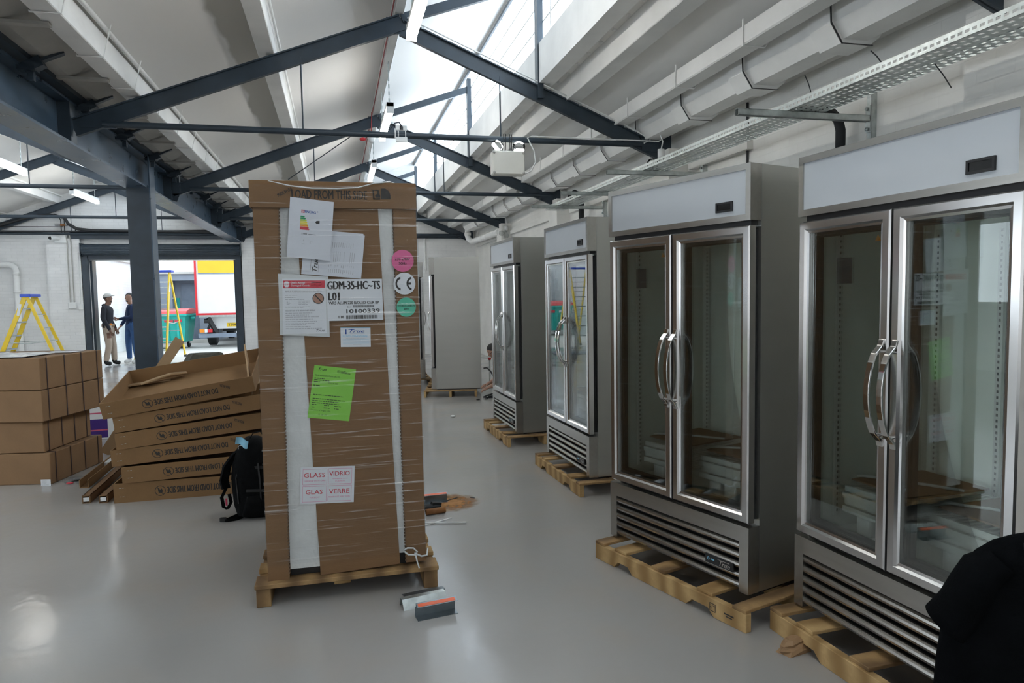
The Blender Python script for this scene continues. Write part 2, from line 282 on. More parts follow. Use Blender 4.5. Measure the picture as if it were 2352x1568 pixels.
# ------------------------------------------------------------------ mesh helpers
XF = {}
class MB:
    def __init__(s): s.v = []; s.f = []; s.mi = []; s.sm = []; s.m = 0
    def add(s, vs, fs, smooth=False):
        b = len(s.v); s.v += [Vector(p) for p in vs]
        for f in fs: s.f.append([i + b for i in f]); s.mi.append(s.m); s.sm.append(smooth)
        return s
    def box(s, a, b):
        x0, y0, z0 = a; x1, y1, z1 = b
        return s.add([(x0, y0, z0), (x1, y0, z0), (x1, y1, z0), (x0, y1, z0), (x0, y0, z1), (x1, y0, z1), (x1, y1, z1), (x0, y1, z1)],
                     [(0, 3, 2, 1), (4, 5, 6, 7), (0, 1, 5, 4), (1, 2, 6, 5), (2, 3, 7, 6), (3, 0, 4, 7)])
    def obox(s, c, size, rot=(0, 0, 0)):
        M = Matrix.Translation(c) @ Euler(rot).to_matrix().to_4x4(); h = [k / 2 for k in size]; n = len(s.v)
        s.box([-k for k in h], h)
        for i in range(n, len(s.v)): s.v[i] = M @ s.v[i]
        return s
    def bar(s, p, q, wd, ht, up=(0, 0, 1)):
        p = Vector(p); q = Vector(q); d = (q - p).normalized(); sd = d.cross(Vector(up))
        if sd.length < 1e-5: sd = d.cross(Vector((1, 0, 0)))
        sd.normalize(); u = sd.cross(d).normalized(); a = sd * wd / 2; c = u * ht / 2
        return s.add([p - a - c, p + a - c, p + a + c, p - a + c, q - a - c, q + a - c, q + a + c, q - a + c],
                     [(0, 1, 2, 3), (7, 6, 5, 4), (0, 4, 5, 1), (1, 5, 6, 2), (2, 6, 7, 3), (3, 7, 4, 0)])
    def prism(s, prof, axis, a, b):
        # prof: 2D polygon; axis 'x': (y,z) 'y': (x,z) 'z': (x,y)
        n = len(prof)
        def P(t, k): return {'x': (k, t[0], t[1]), 'y': (t[0], k, t[1]), 'z': (t[0], t[1], k)}[axis]
        vs = [P(t, a) for t in prof] + [P(t, b) for t in prof]
        fs = [tuple(range(n))[::-1], tuple(range(n, 2 * n))] + [(i, (i + 1) % n, n + (i + 1) % n, n + i) for i in range(n)]
        return s.add(vs, fs)
    def tube(s, pts, r, n=8, cap=True, flat=None):
        pts = [Vector(p) for p in pts]; rs = r if isinstance(r, (list, tuple)) else [r] * len(pts)
        vs = []; fs = []; prev = None
        for i, p in enumerate(pts):
            d = (pts[min(i + 1, len(pts) - 1)] - pts[max(i - 1, 0)]).normalized()
            if prev is None: a = d.orthogonal().normalized()
            else:
                a = (prev - d * prev.dot(d))
                a = a.normalized() if a.length > 1e-6 else d.orthogonal().normalized()
            prev = a; b = d.cross(a)
            for k in range(n):
                t = 2 * pi * k / n; vs.append(p + (a * cos(t) + b * sin(t)) * rs[i])
        for i in range(len(pts) - 1):
            for k in range(n): fs.append((i * n + k, i * n + (k + 1) % n, (i + 1) * n + (k + 1) % n, (i + 1) * n + k))
        s.add(vs, fs, True)
        if cap: s.add(vs[:n], [tuple(range(n))[::-1]]); s.add(vs[-n:], [tuple(range(n))])
        return s
    def ribbon(s, pts, wv, th):
        # strip of rectangular section: width vector wv, thickness along local normal
        pts = [Vector(p) for p in pts]; wv = Vector(wv); vs = []; fs = []
        for i, p in enumerate(pts):
            d = (pts[min(i + 1, len(pts) - 1)] - pts[max(i - 1, 0)]).normalized(); nn = d.cross(wv).normalized() * th / 2
            vs += [p - wv / 2 - nn, p + wv / 2 - nn, p + wv / 2 + nn, p - wv / 2 + nn]
        for i in range(len(pts) - 1):
            for k in range(4): fs.append((i * 4 + k, i * 4 + (k + 1) % 4, i * 4 + 4 + (k + 1) % 4, i * 4 + 4 + k))
        m = len(pts) - 1; fs += [(3, 2, 1, 0), (m * 4, m * 4 + 1, m * 4 + 2, m * 4 + 3)]
        return s.add(vs, fs)
    def lathe(s, prof, c=(0, 0, 0), n=16, axis='z'):
        vs = []; fs = []; c = Vector(c)
        for (r, z) in prof:
            for k in range(n):
                t = 2 * pi * k / n; x, y = r * cos(t), r * sin(t)
                vs.append(c + Vector({'z': (x, y, z), 'y': (x, z, y), 'x': (z, x, y)}[axis]))
        for i in range(len(prof) - 1):
            for k in range(n): fs.append((i * n + k, i * n + (k + 1) % n, (i + 1) * n + (k + 1) % n, (i + 1) * n + k))
        return s.add(vs, fs, True)
    def ell(s, c, r, n=12, m=8, rot=(0, 0, 0)):
        M = Matrix.Translation(c) @ Euler(rot).to_matrix().to_4x4(); vs = []; fs = []
        for i in range(m + 1):
            t = pi * i / m
            for k in range(n): p = 2 * pi * k / n; vs.append(M @ Vector((r[0] * sin(t) * cos(p), r[1] * sin(t) * sin(p), r[2] * cos(t))))
        for i in range(m):
            for k in range(n): fs.append((i * n + k, (i + 1) * n + k, (i + 1) * n + (k + 1) % n, i * n + (k + 1) % n))
        return s.add(vs, fs, True)
    def loft(s, rings, cap=True):
        n = len(rings[0]); vs = [p for r in rings for p in r]; fs = []
        for i in range(len(rings) - 1):
            for k in range(n): fs.append((i * n + k, i * n + (k + 1) % n, (i + 1) * n + (k + 1) % n, (i + 1) * n + k))
        if cap: fs += [tuple(range(n))[::-1], tuple(range((len(rings) - 1) * n, len(rings) * n))]
        return s.add(vs, fs, True)
    def mat(s, i): s.m = i; return s
    def tf(s, M):
        s.v = [M @ p for p in s.v]; return s
    def build(s, name, mats, parent=None, bevel=0.0, world=False):
        if not isinstance(mats, (list, tuple)): mats = [mats]
        vs = s.v
        if world and parent is not None:
            Mi = XF[parent.name].inverted(); vs = [Mi @ p for p in vs]
        me = bpy.data.meshes.new(name); me.from_pydata([tuple(p) for p in vs], [], s.f)
        for m in mats: me.materials.append(MATS[m])
        for i, p in enumerate(me.polygons): p.material_index = s.mi[i]; p.use_smooth = s.sm[i]
        bm = bmesh.new(); bm.from_mesh(me); bmesh.ops.recalc_face_normals(bm, faces=bm.faces)
        if bevel: bmesh.ops.bevel(bm, geom=list(bm.edges), offset=bevel, segments=1, affect='EDGES', clamp_overlap=True)
        bm.to_mesh(me); bm.free(); me.update()
        o = bpy.data.objects.new(name, me); COL.objects.link(o)
        if parent is not None: o.parent = parent
        return o
def tag(o, label=None, cat=None, group=None, kind=None):
    if label: o['label'] = label
    if cat: o['category'] = cat
    if group: o['group'] = group
    if kind: o['kind'] = kind
    return o
def thing(name, label, cat, loc=(0, 0, 0), rz=0.0, group=None, rot=None):
    o = bpy.data.objects.new(name, None); COL.objects.link(o); o.empty_display_size = 0.1
    o.location = loc; o.rotation_euler = rot if rot else (0, 0, rz)
    XF[o.name] = Matrix.Translation(loc) @ Euler(o.rotation_euler).to_matrix().to_4x4()
    return tag(o, label, cat, group)
def struct(o): o['kind'] = 'structure'; return o
def kids(o): return [c for c in bpy.data.objects if c.parent == o]
def copy_tree(o, parent=None):
    c = o.copy(); COL.objects.link(c); c.parent = parent
    for ch in kids(o): copy_tree(ch, c)
    return c
# flat lettering: built-in font turned into a mesh, fitted into a rectangle
_TC = {}
def glyphs(body, bold=0.0, shear=0.0):
    key = (body, bold, shear)
    if key not in _TC:
        cu_ = bpy.data.curves.new('lettering', 'FONT'); cu_.body = body; cu_.size = 1; cu_.resolution_u = 2; cu_.shear = shear; cu_.offset = bold
        ob = bpy.data.objects.new('lettering_tmp', cu_); COL.objects.link(ob)
        dg = bpy.context.evaluated_depsgraph_get(); me = bpy.data.meshes.new_from_object(ob.evaluated_get(dg))
        vs = [v.co.copy() for v in me.vertices]; fs = [tuple(p.vertices) for p in me.polygons]
        bpy.data.objects.remove(ob); bpy.data.curves.remove(cu_); bpy.data.meshes.remove(me)
        x0 = min(v.x for v in vs); x1 = max(v.x for v in vs); y0 = min(v.y for v in vs); y1 = max(v.y for v in vs)
        _TC[key] = ([((v.x - x0) / (x1 - x0), (v.y - y0) / (y1 - y0)) for v in vs], fs)
    return _TC[key]
class Sheet:
    """maps (u right, v down) in 0..1 of a flat sheet to 3D; lift moves off the sheet along its normal"""
    def __init__(s, tl, tr, bl, normal): s.o = Vector(tl); s.x = Vector(tr) - s.o; s.y = Vector(bl) - s.o; s.n = Vector(normal).normalized()
    def p(s, u, v, lift=0.0): return s.o + s.x * u + s.y * v + s.n * lift
    def text(s, mb, body, u0, v0, u1, v1, lift=0.0006, bold=0.0, shear=0.0):
        vs, fs = glyphs(body, 0.0, shear)
        k = 1.6 * bold * abs(v1 - v0) * s.y.length / s.x.length       # heavier strokes: shifted overlays
        for j, du in enumerate((-k, k, 0.0) if bold > 0 else (0.0,)):
            mb.add([s.p(u0 + (u1 - u0) * a + du, v1 + (v0 - v1) * b, lift + j * .00012) for a, b in vs], fs)
        return mb
    def rect(s, mb, u0, v0, u1, v1, lift=0.0006):
        mb.add([s.p(u0, v0, lift), s.p(u1, v0, lift), s.p(u1, v1, lift), s.p(u0, v1, lift)], [(0, 1, 2, 3)]); return mb
    def poly(s, mb, pts, lift=0.0006):
        mb.add([s.p(u, v, lift) for u, v in pts], [tuple(range(len(pts)))]); return mb
    def slab(s, mb, th=0.0005):
        c = [s.p(0, 0), s.p(1, 0), s.p(1, 1), s.p(0, 1)]
        mb.add([q - s.n * th for q in c] + c, [(0, 1, 2, 3), (4, 5, 6, 7), (0, 1, 5, 4), (1, 2, 6, 5), (2, 3, 7, 6), (3, 0, 4, 7)]); return mb
    def ring(s, mb, u, v, ru, rv, w_, lift=0.0006, n=24, a0=0.0, a1=2 * pi):
        pts = []; st = n + 1
        for i in range(st):
            t = a0 + (a1 - a0) * i / n; pts.append(s.p(u + ru * cos(t), v + rv * sin(t), lift)); pts.append(s.p(u + ru * (1 - w_) * cos(t), v + rv * (1 - w_) * sin(t), lift))
        mb.add(pts, [(2 * i, 2 * i + 2, 2 * i + 3, 2 * i + 1) for i in range(n)]); return mb
    def disc(s, mb, u, v, ru, rv, lift=0.0006, n=24):
        mb.add([s.p(u + ru * cos(2 * pi * i / n), v + rv * sin(2 * pi * i / n), lift) for i in range(n)], [tuple(range(n))]); return mb
# ================================================================== THE BUILDING
YW, Y0, XR, XL = 18.3, -5.0, 3.62, -8.2
def Lz(x): return 3.15 + 0.387 * (x + 2.14)
def Rz(x): return 4.2 - 0.406 * (x - 0.7)
BAY = -5.6
DX0, DX1, DZ = -5.575, -2.364, 2.49
struct(MB().box((XL - .2, Y0 - .2, -.15), (XR + .2, YW + .3, 0)).build('floor', 'epoxy_floor'))
wr = struct(MB().box((XR, Y0 - .2, 0), (XR + .25, YW + .3, 3.75)).build('wall_right', 'brick_wall_right'))
TY = [2.98, 6.95, 10.75, 14.55, 18.12]
for y in TY[:4]:
    MB().box((3.40, y - .22, 0), (XR, y + .22, 3.02)).build('pier', 'brick_wall_right', wr)
for (y0, y1) in ((5.55, 6.6), (7.3, 10.4), (11.1, 14.2), (14.9, 17.9)):
    MB().box((3.56, y0, 2.78), (XR, y1, 2.86)).build('ledge', 'brick_wall_right', wr)
wb = struct(MB().box((XL - .2, YW, 0), (DX0, YW + .3, 5.4)).box((DX1, YW, 0), (XR, YW + .3, 5.4)).box((DX0, YW, DZ), (DX1, YW + .3, 5.4)).build('wall_back', 'brick_white'))
MB().box((-6.41, YW - .12, 0), (-5.72, YW, 2.99)).build('pier', 'brick_white', wb)
MB().box((-2.20, YW - .16, 0), (-1.90, YW, 3.0)).build('pier', 'brick_white', wb)
struct(MB().box((XL - .2, Y0, 0), (XL, YW, 5.4)).build('wall_left', 'brick_white'))
struct(MB().box((XL - .2, Y0 - .2, 0), (XR + .2, Y0, 5.4)).build('wall_front', 'brick_white'))
# roof slopes of both bays: the main bay and the one beyond the steel valley beam
for o in (0, BAY):
    xa, xb = (-1.80 if o == 0 else -2.65) + o, 2.2 + o
    la = lambda x: Lz(x - o) + .20
    ra = lambda x: Rz(x - o) + .20
    struct(MB().prism([(xa, la(xa)), (xb, la(xb)), (xb, la(xb) + .07), (xa, la(xa) + .07)], 'y', Y0 - .2, YW + .3).build('ceiling', 'roof_stained' if o == 0 else 'roof_white'))
    xa, xb = 2.16 + o, (3.86 if o == 0 else 3.03) + o
    struct(MB().prism([(xa, ra(xa)), (xb, ra(xb)), (xb, ra(xb) + .07), (xa, ra(xa) + .07)], 'y', Y0 - .2, YW + .3).build('ceiling', 'roof_white'))
# clerestory glazing: one upright band per bay, panes between thin bars
for k, o in enumerate((0, BAY)):
    x = 2.12 + o
    f = MB().box((x - .06, Y0, 3.66), (x + .10, YW, 4.05)).box((x - .05, Y0, 4.92), (x + .08, YW, 5.08))
    n = 12; dy = (YW - Y0) / n; rows = [4.05, 4.27, 4.49, 4.71, 4.92]
    for i in range(n + 1): f.box((x - .016, Y0 + i * dy - .014, 4.05), (x + .016, Y0 + i * dy + .014, 4.92))
    wn = struct(f.build('window_%d' % (k + 1), 'paint_white'))
    MB().box((x - .075, Y0, 4.885), (x - .05, YW, 4.925)).build('head_rail', 'steel_dark', wn)
    for z in rows[1:4]: MB().box((x - .012, Y0, z - .006), (x + .012, YW, z + .006)).build('glazing_bar', 'gutter_grey', wn)
    pme = None
    for i in range(n):
        for j in range(4):
            if pme is None:
                p = MB().box((x - .004, -dy / 2, 0), (x + .004, dy / 2, .21)).build('pane', 'pane_sky', wn); pme = p
            else:
                p = pme.copy(); COL.objects.link(p); p.parent = wn
            p.location = (0, Y0 + (i + .5) * dy, rows[j] + .003)
# unseen windows behind the camera, inferred from highlights and added for frontal fill
wn = struct(MB().box((-6.6, Y0 - .02, .85), (3.0, Y0 + .03, .93)).box((-6.6, Y0 - .02, 2.62), (3.0, Y0 + .03, 2.70)).build('window_3', 'paint_white'))
for i in range(9):
    x = -6.6 + i * 1.2; MB().box((x - .03, Y0, .93), (x + .03, Y0 + .03, 2.62)).build('mullion', 'paint_white', wn)
    if i < 8: MB().box((x + .03, Y0 + .002, .93), (x + 1.17, Y0 + .012, 2.62)).build('pane', 'pane_front', wn)

# window band added in the far bay's unseen outer wall as fill light
wn = struct(MB().box((XL - .02, -3.6, 1.17), (XL + .03, 15.6, 1.25)).box((XL - .02, -3.6, 2.65), (XL + .03, 15.6, 2.73)).build('window_4', 'paint_white'))
for i in range(17):
    y = -3.6 + i * 1.2; MB().box((XL, y - .03, 1.25), (XL + .03, y + .03, 2.65)).build('mullion', 'paint_white', wn)
    if i < 16: MB().box((XL + .002, y + .03, 1.25), (XL + .012, y + 1.17, 2.65)).build('pane', 'pane_side_fill', wn)

# ------------------------------------------------------------------ purlins and runs along the roof
def beam_y(name, x0, x1, z0, z1, label, m='paint_white', y0=Y0, y1=YW, cat='beam', group=None):
    return tag(MB().box((x0, y0, z0), (x1, y1, z1)).build(name, m, bevel=.006), label, cat, group)
for o, txt in ((0, 'over the wrapped carton'), (BAY, 'beyond the steel valley beam')):
    p1 = thing('ceiling_beam', 'white boxed purlin low on the roof slope nearest the valley beam ' + ('main bay' if o == 0 else 'far bay'), 'beam', (-1.70 + o, 0, 3.345))
    MB().box((-.085, Y0, 0), (.075, YW, .19)).build('purlin', 'paint_white', p1, .006)
    MB().tube([(.11, Y0, .20), (.11, YW, .20)], .018, 8).build('conduit', 'paint_white', p1)
    st = MB().ribbon([(-.09, 0, .0), (-.09, 0, -.008), (.09, 0, -.008), (.15, 0, .24)], (0, .014, 0), .006).build('strap', 'paint_white', p1)
    for i in range(1, 18 if o == 0 else 1):
        s_ = st.copy(); COL.objects.link(s_); s_.parent = p1; s_.location = (0, 3.4 + .82 * i, 0)
    st.location = (0, 3.4, 0)
    p2 = thing('ceiling_beam', 'white purlin halfway up the left roof slope ' + txt, 'beam', (-.57 + o, 0, 3.785))
    MB().box((-.06, Y0, 0), (.09, YW, .22)).build('purlin', 'paint_white', p2, .006)
    MB().tube([(.12, Y0, .17), (.12, YW, .17)], .012, 8).build('conduit', 'paint_white', p2)
    p3 = thing('ceiling_beam', 'white ridge board carrying a red fire alarm cable ' + txt, 'beam', (.66 + o, 0, 4.24))
    MB().box((-.03, Y0, 0), (.06, YW, .25)).build('ridge_board', 'paint_white', p3, .005)
    MB().tube([(-.045, Y0 + i * .6, .03 + .006 * ((i * 7) % 3)) for i in range(39)], .007, 6).build('fire_cable', 'red_cable', p3)
p4 = thing('ceiling_beam', 'deep white purlin under the clerestory sill with row of bolts', 'beam', (2.44, 0, 3.51))
MB().box((-.09, Y0, 0), (.08, YW, .22)).build('purlin', 'paint_white', p4, .006)
b_ = MB().obox((-.02, 0, .24), (.05, .05, .05)).build('bolt', 'paint_white', p4, .008)
for i in range(60):
    c_ = b_.copy(); COL.objects.link(c_); c_.parent = p4; c_.location = (-.08, .5 + .3 * i, 0)
p5 = thing('trunking', 'white boxed trunking strapped along the lower right roof slope', 'trunking', (2.96, 0, 3.285))
MB().box((-.08, Y0, 0), (.08, YW, .14)).build('trunking_box', 'paint_white', p5, .01)
st = MB().ribbon([(-.085, 0, .18), (-.09, 0, -.01), (.09, 0, -.01), (.12, 0, .03)], (0, .016, 0), .006).build('strap', 'paint_white', p5)
for i in range(1, 15):
    s_ = st.copy(); COL.objects.link(s_); s_.parent = p5; s_.location = (0, 2.5 + 1.02 * i, 0)
st.location = (0, 2.5, 0)
g = thing('eaves_gutter', 'white painted eaves gutter with thick collars along the right wall', 'gutter', (3.32, 0, 3.145))
prof = [(-.17, .24), (-.16, .10), (-.09, 0), (.09, 0), (.16, .05), (.20, .10)]
MB().prism(prof, 'y', Y0, 17.5).build('trough', 'paint_white', g)
co = MB().prism([(-.20, .255), (-.19, .09), (-.11, -.03), (.11, -.03), (.19, .03), (.22, .085)], 'y', -.10, .10).build('collar', 'paint_white', g)
bs = MB().ribbon([(-.205, 0, .28), (-.195, 0, .09), (-.11, 0, -.034), (.12, 0, -.034)], (0, .012, 0), .004).build('strap', 'black_plastic', g)
for i in range(1, 14):
    for q, dy in ((co, 0), (bs, -.115)):
        s_ = q.copy(); COL.objects.link(s_); s_.parent = g; s_.location = (0, 3.05 + 1.0 * i + dy, 0)
co.location = (0, 3.05, 0); bs.location = (0, 2.935, 0)
for o in (0,):
    vg = thing('valley_gutter', 'grey cement valley gutter lying above the steel beam', 'gutter', (-2.14, 0, 3.34))
    MB().prism([(-.5, .10), (-.34, 0), (.12, 0), (.40, .12), (.40, .15), (.12, .03), (-.34, .03), (-.5, .13)], 'y', Y0, YW).build('trough', 'gutter_grey', vg)
    for i in range(12): MB().box((-.36, 4.0 + i * 1.2, -.02), (.40, 4.06 + i * 1.2, .0)).build('joint_strip', 'gutter_grey', vg)

# ------------------------------------------------------------------ steel valley beam and column
XB = -2.31
vb = thing('valley_beam', 'dark blue grey steel I-beam running back to the roller door', 'beam', (XB, 0, 2.90))
MB().box((-.13, Y0, 0), (.13, YW - .16, .022)).build('bottom_flange', 'steel_beam', vb)
MB().box((-.012, Y0, .022), (.03, YW - .16, .36)).build('web', 'steel_beam', vb)
MB().box((-.13, Y0, .36), (.13, YW - .16, .382)).build('top_flange', 'steel_beam', vb)
MB().box((.10, Y0, .40), (.20, YW - .2, .412)).box((.19, Y0, .41), (.20, YW - .2, .46)).build('gutter_angle', 'steel_dark', vb)
for i in range(12):
    y = 3.6 + i * 1.17
    b = MB().box((.11, -.05, .33), (.23, .05, .365)).bar((.15, 0, .345), (.27, 0, .405), .08, .075).bar((.24, 0, .40), (.40, .04, .49), .07, .02).box((.17, -.02, .26), (.21, .02, .34))
    ob = b.build('gutter_bracket', 'steel_dark', vb) if i == 0 else ob0.copy()
    if i == 0: ob0 = ob
    else: COL.objects.link(ob); ob.parent = vb
    ob.location = (0, y, 0)
for y in TY: MB().box((.03, y - .07, .02), (.13, y + .07, .36)).build('stiffener', 'steel_dark', vb)
cl = thing('steel_column', 'dark steel H-section column standing behind the cardboard trays', 'column', (XB + .02, 9.50, 0))
MB().box((-.125, -.125, 0), (.125, -.105, 2.9)).box((-.125, .105, 0), (.125, .125, 2.9)).build('flange', 'steel_dark', cl)
MB().box((-.010, -.105, 0), (.010, .105, 2.9)).build('web', 'steel_dark', cl)
MB().box((-.19, -.19, 0), (.19, .19, .02)).build('base_plate', 'steel_dark', cl)
MB().box((.125, -.125, .02), (.140, .125, 3.30)).build('lit_flange_side', 'steel_beam', cl)  # lighter steel strip paints in the lit side of the flange
MB().box((-.085, -.131, 1.30), (.085, -.125, 1.33)).build('splice_plate', 'steel_dark', cl)

# ------------------------------------------------------------------ roof trusses
def make_truss(label):
    t = thing('roof_truss', label, 'truss')
    def raft(x0, x1, f, wd=.075, d=.15):
        m = MB(); a, b = Vector((x0, 0, f(x0) - d / 2 - .01)), Vector((x1, 0, f(x1) - d / 2 - .01)); u = Vector((-(b - a).z, 0, (b - a).x)).normalized()
        m.bar(a, b, .012, d, up=(0, 0, 1)); m.bar(a + u * (d / 2 - .006), b + u * (d / 2 - .006), wd, .012, up=(0, 0, 1)); m.bar(a - u * (d / 2 - .005), b - u * (d / 2 - .005), .05, .01)
        return m
    raft(-2.18, .70, Lz).build('rafter', 'steel_dark', t)
    raft(.70, 3.50, Rz).build('rafter', 'steel_dark', t)
    MB().bar((.70, 0, Lz(.70) - .05), (2.08, 0, Lz(2.08) - .10), .05, .09).build('upper_strut', 'steel_dark', t)
    MB().box((2.045, -.05, Rz(2.1) - .12), (2.105, .05, Lz(2.08) + .05)).build('clerestory_post', 'steel_dark', t)
    MB().obox((.70, 0, 4.13), (.30, .016, .15)).build('apex_plate', 'steel_dark', t)
    MB().tube([(-1.95, 0, 3.095), (3.36, 0, 3.095)], .030, 10).build('tie_bar', 'steel_dark', t)
    MB().obox((-1.98, 0, 3.12), (.28, .02, .12)).build('end_plate', 'steel_dark', t)
    MB().obox((3.36, 0, 3.09), (.34, .05, .14)).build('end_plate', 'steel_dark', t)
    MB().box((3.43, -.04, 3.02), (3.52, .04, 3.27)).build('stanchion', 'steel_dark', t)
    for x in (-.25, 1.66):
        MB().tube([(x, 0, 3.1), (x, 0, (Lz(x) if x < .7 else Rz(x)) - .1)], .008, 6).build('hanger_rod', 'steel_dark', t)
    for x in (.9, 1.5, 2.5, 3.0): MB().obox((x, -.03, Rz(x) + .005), (.03, .02, .03)).build('cable_clip', 'galvanised', t)
    return t
TL = ['dark steel roof truss overhead, nearest the camera, mostly above the picture', 'dark steel roof truss spanning directly above the wrapped carton, with emergency lamp',
      'dark steel roof truss second in view beyond the wrapped carton', 'dark steel roof truss third in view, low beyond the wrapped carton', 'dark steel roof truss against the far end wall']
tr0 = make_truss(TL[0]); tr0.location = (0, TY[0], 0)
for i in range(1, 5):
    t = copy_tree(tr0); t.location = (0, TY[i], 0); t['label'] = TL[i]
    if i == 2: MB().tube([(-.62, -.03, 3.25), (.40, -.03, 3.98)], .007, 6).build('brace_rod', 'steel_dark', t)
    if i == 1: MB().tube([(.75, -.04, 4.20), (1.4, -.04, Rz(1.4) + .02), (2.4, -.04, Rz(2.4) + .02), (3.1, -.04, Rz(3.1) + .01), (3.28, -.05, 3.14), (3.2, -.05, 3.10)], .007, 6).build('white_cable', 'plastic_white', t)
FL = ['dark roof truss of the far bay, first visible under the beam', 'dark roof truss of the far bay with red cable on its rafter', 'dark roof truss of the far bay against the end wall']
for i, y in enumerate(TY[2:]):
    t = copy_tree(tr0); t.location = (BAY, y, 0); t['label'] = FL[i]

# ------------------------------------------------------------------ roller door
d1 = struct(MB().box((DX0 - .13, YW - .10, 0), (DX0 - .01, YW - .002, DZ + .1)).build('door_1', 'steel_dark'))
MB().box((DX1 + .01, YW - .10, 0), (DX1 + .13, YW - .002, DZ + .1)).build('guide_rail', 'steel_dark', d1)
MB().box((DX0, YW + .02, 0), (DX0 + .05, YW + .28, DZ)).build('door_jamb', 'steel_dark', d1)
MB().box((DX1 - .05, YW + .02, 0), (DX1, YW + .28, DZ)).build('door_jamb', 'steel_dark', d1)
MB().box((DX0 - .12, YW - .24, 2.57), (DX0 - .10, YW - .002, 2.88)).build('end_plate', 'steel_dark', d1)
MB().box((DX1 + .14, YW - .24, 2.57), (DX1 + .16, YW - .002, 2.88)).build('end_plate', 'steel_dark', d1)
for i in range(7):
    a = R(-62 + i * 24); z = 2.72 + .125 * sin(a); y = YW - .125 - .11 * cos(a)
    m = MB(); n = 5; pr = []
    for k in range(n + 1):
        t = a + R(-11 + 22 * k / n); rr = .120 + .010 * sin(pi * k / n); pr.append((YW - .125 - rr * cos(t), 2.72 + 1.05 * rr * sin(t)))
    pr += [(YW - .125 - .10 * cos(a + R(11)), 2.72 + .10 * sin(a + R(11))), (YW - .125 - .10 * cos(a - R(11)), 2.72 + .10 * sin(a - R(11)))]
    m.prism(pr, 'x', DX0 - .09, DX1 + .13).build('slat', 'steel_dark', d1)
MB().box((DX0 - .02, YW - .07, 2.50), (DX1 + .02, YW - .01, 2.60)).build('bottom_rail', 'steel_dark', d1)
lt = tag(MB().box((-5.9, YW - .14, 2.98), (-2.2, YW - .005, 3.15)).box((-5.9, YW - .20, 3.13), (-2.2, YW - .005, 3.15)).build('lintel_beam', 'steel_dark'), 'dark steel lintel running above the roller door', 'beam')
tag(MB().box((1.0, YW - .08, 3.02), (3.3, YW - .005, 3.14)).build('lintel_beam', 'steel_dark'), 'dark steel rail on the end wall behind the far fridges', 'beam')

# ------------------------------------------------------------------ wall services
dp = thing('downpipe', 'white downpipe with elbow on the end wall beside the yellow ladder', 'pipe', (-7.06, YW - .08, 0))
MB().tube([(0, 0, 0), (0, 0, 2.26), (-.02, 0, 2.33), (-.07, 0, 2.38), (-.14, 0, 2.40), (-1.1, 0, 2.42)], .062, 12).build('pipe', 'paint_white', dp)
for z in (.25, 1.75): MB().lathe([(.062, 0), (.074, 0), (.074, .07), (.062, .07)], (0, 0, z), 12).build('socket', 'paint_white', dp)
MB().lathe([(.062, 0), (.074, 0), (.074, .07), (.062, .07)], (0, 0, 2.16), 12).build('socket', 'paint_white', dp)
wp = thing('waste_pipe', 'white bent pipe dropping from the gutter end onto the far right wall', 'pipe', (3.30, 17.62, 0))
MB().tube([(0, 0, 3.22), (0, 0, 3.02), (.02, -.03, 2.95), (.06, -.10, 2.90), (.10, -.2, 2.88), (.12, -3.0, 2.86)], .07, 12).build('pipe', 'paint_white', wp)
MB().lathe([(.07, 0), (.085, 0), (.085, .08), (.07, .08)], (0, 0, 3.04), 12).build('socket', 'paint_white', wp)
cc = thing('security_camera', 'small white bullet security camera on the end wall above a pier', 'camera', (-6.20, YW - .14, 2.94))
MB().obox((.10, 0, .05), (.26, .02, .22)).build('backplate', 'plastic_white', cc, .01)
MB().tube([(.06, -.02, .05), (.02, -.12, .05), (-.02, -.22, .04)], .045, 12).build('camera_body', 'plastic_white', cc)
MB().lathe([(0, -.0), (.038, 0), (.038, .01), (0, .01)], (-.03, -.225, .04), 12, 'y').build('lens', 'black_plastic', cc)
cb = thing('cable_bundle', 'thick black cable bundle drooping along the top of the end wall', 'cable', (-6.0, YW - .25, 3.15))
MB().tube([(-2.2, -.02, .02), (-1.3, -.02, .10), (-.7, -.02, .30), (-.25, -.02, .35), (.05, -.02, .30), (.12, -.02, .16), (.28, -.02, .05), (.6, -.03, .01), (3.7, -.03, -.02)], .035, 8).build('bundle', 'wall_black_pipe', cb)
MB().tube([(-2.2, 0, -.02), (.3, 0, -.01), (3.7, 0, .03)], .018, 8).build('conduit', 'wall_black_pipe', cb)
MB().tube([(-2.2, 0, .09), (-.4, 0, .09), (.0, 0, .09)], .008, 6).build('cable', 'wall_black_pipe', cb)
sw = thing('switch_conduit', 'two grey conduits dropping to a switch beside the roller door', 'switch', (-5.94, YW - .14, 1.40))
for x in (-.03, .05): MB().tube([(x - .03, 0, 1.72), (x, 0, 1.50), (x, 0, .12)], .012, 8).build('conduit', 'gutter_grey', sw)
MB().obox((.01, -.01, .05), (.16, .06, .14)).build('switch_box', 'plastic_white', sw, .008)
sw2 = thing('door_control', 'small white control box on thin conduit next to the door jamb', 'switch', (-5.76, YW - .13, 1.36))
MB().tube([(0, 0, 1.3), (0, 0, .12)], .009, 8).build('conduit', 'plastic_white', sw2)
MB().obox((0, -.01, .05), (.10, .06, .13)).build('control_box', 'plastic_white', sw2, .008)
cw = thing('wall_conduit', 'thin dark conduits clipped high on the end wall around a red tee', 'conduit', (-5.98, YW - .05, 3.0))
for x in (-.12, -.05): MB().tube([(x, 0, .0), (x, 0, .42), (x - .06, 0, .50), (x - .2, 0, .55)], .012, 6).build('conduit', 'wall_black_pipe', cw)
MB().tube([(-.25, 0, .30), (.12, 0, .30), (.17, 0, .26), (.18, 0, -.1)], .012, 6).build('conduit', 'wall_black_pipe', cw)
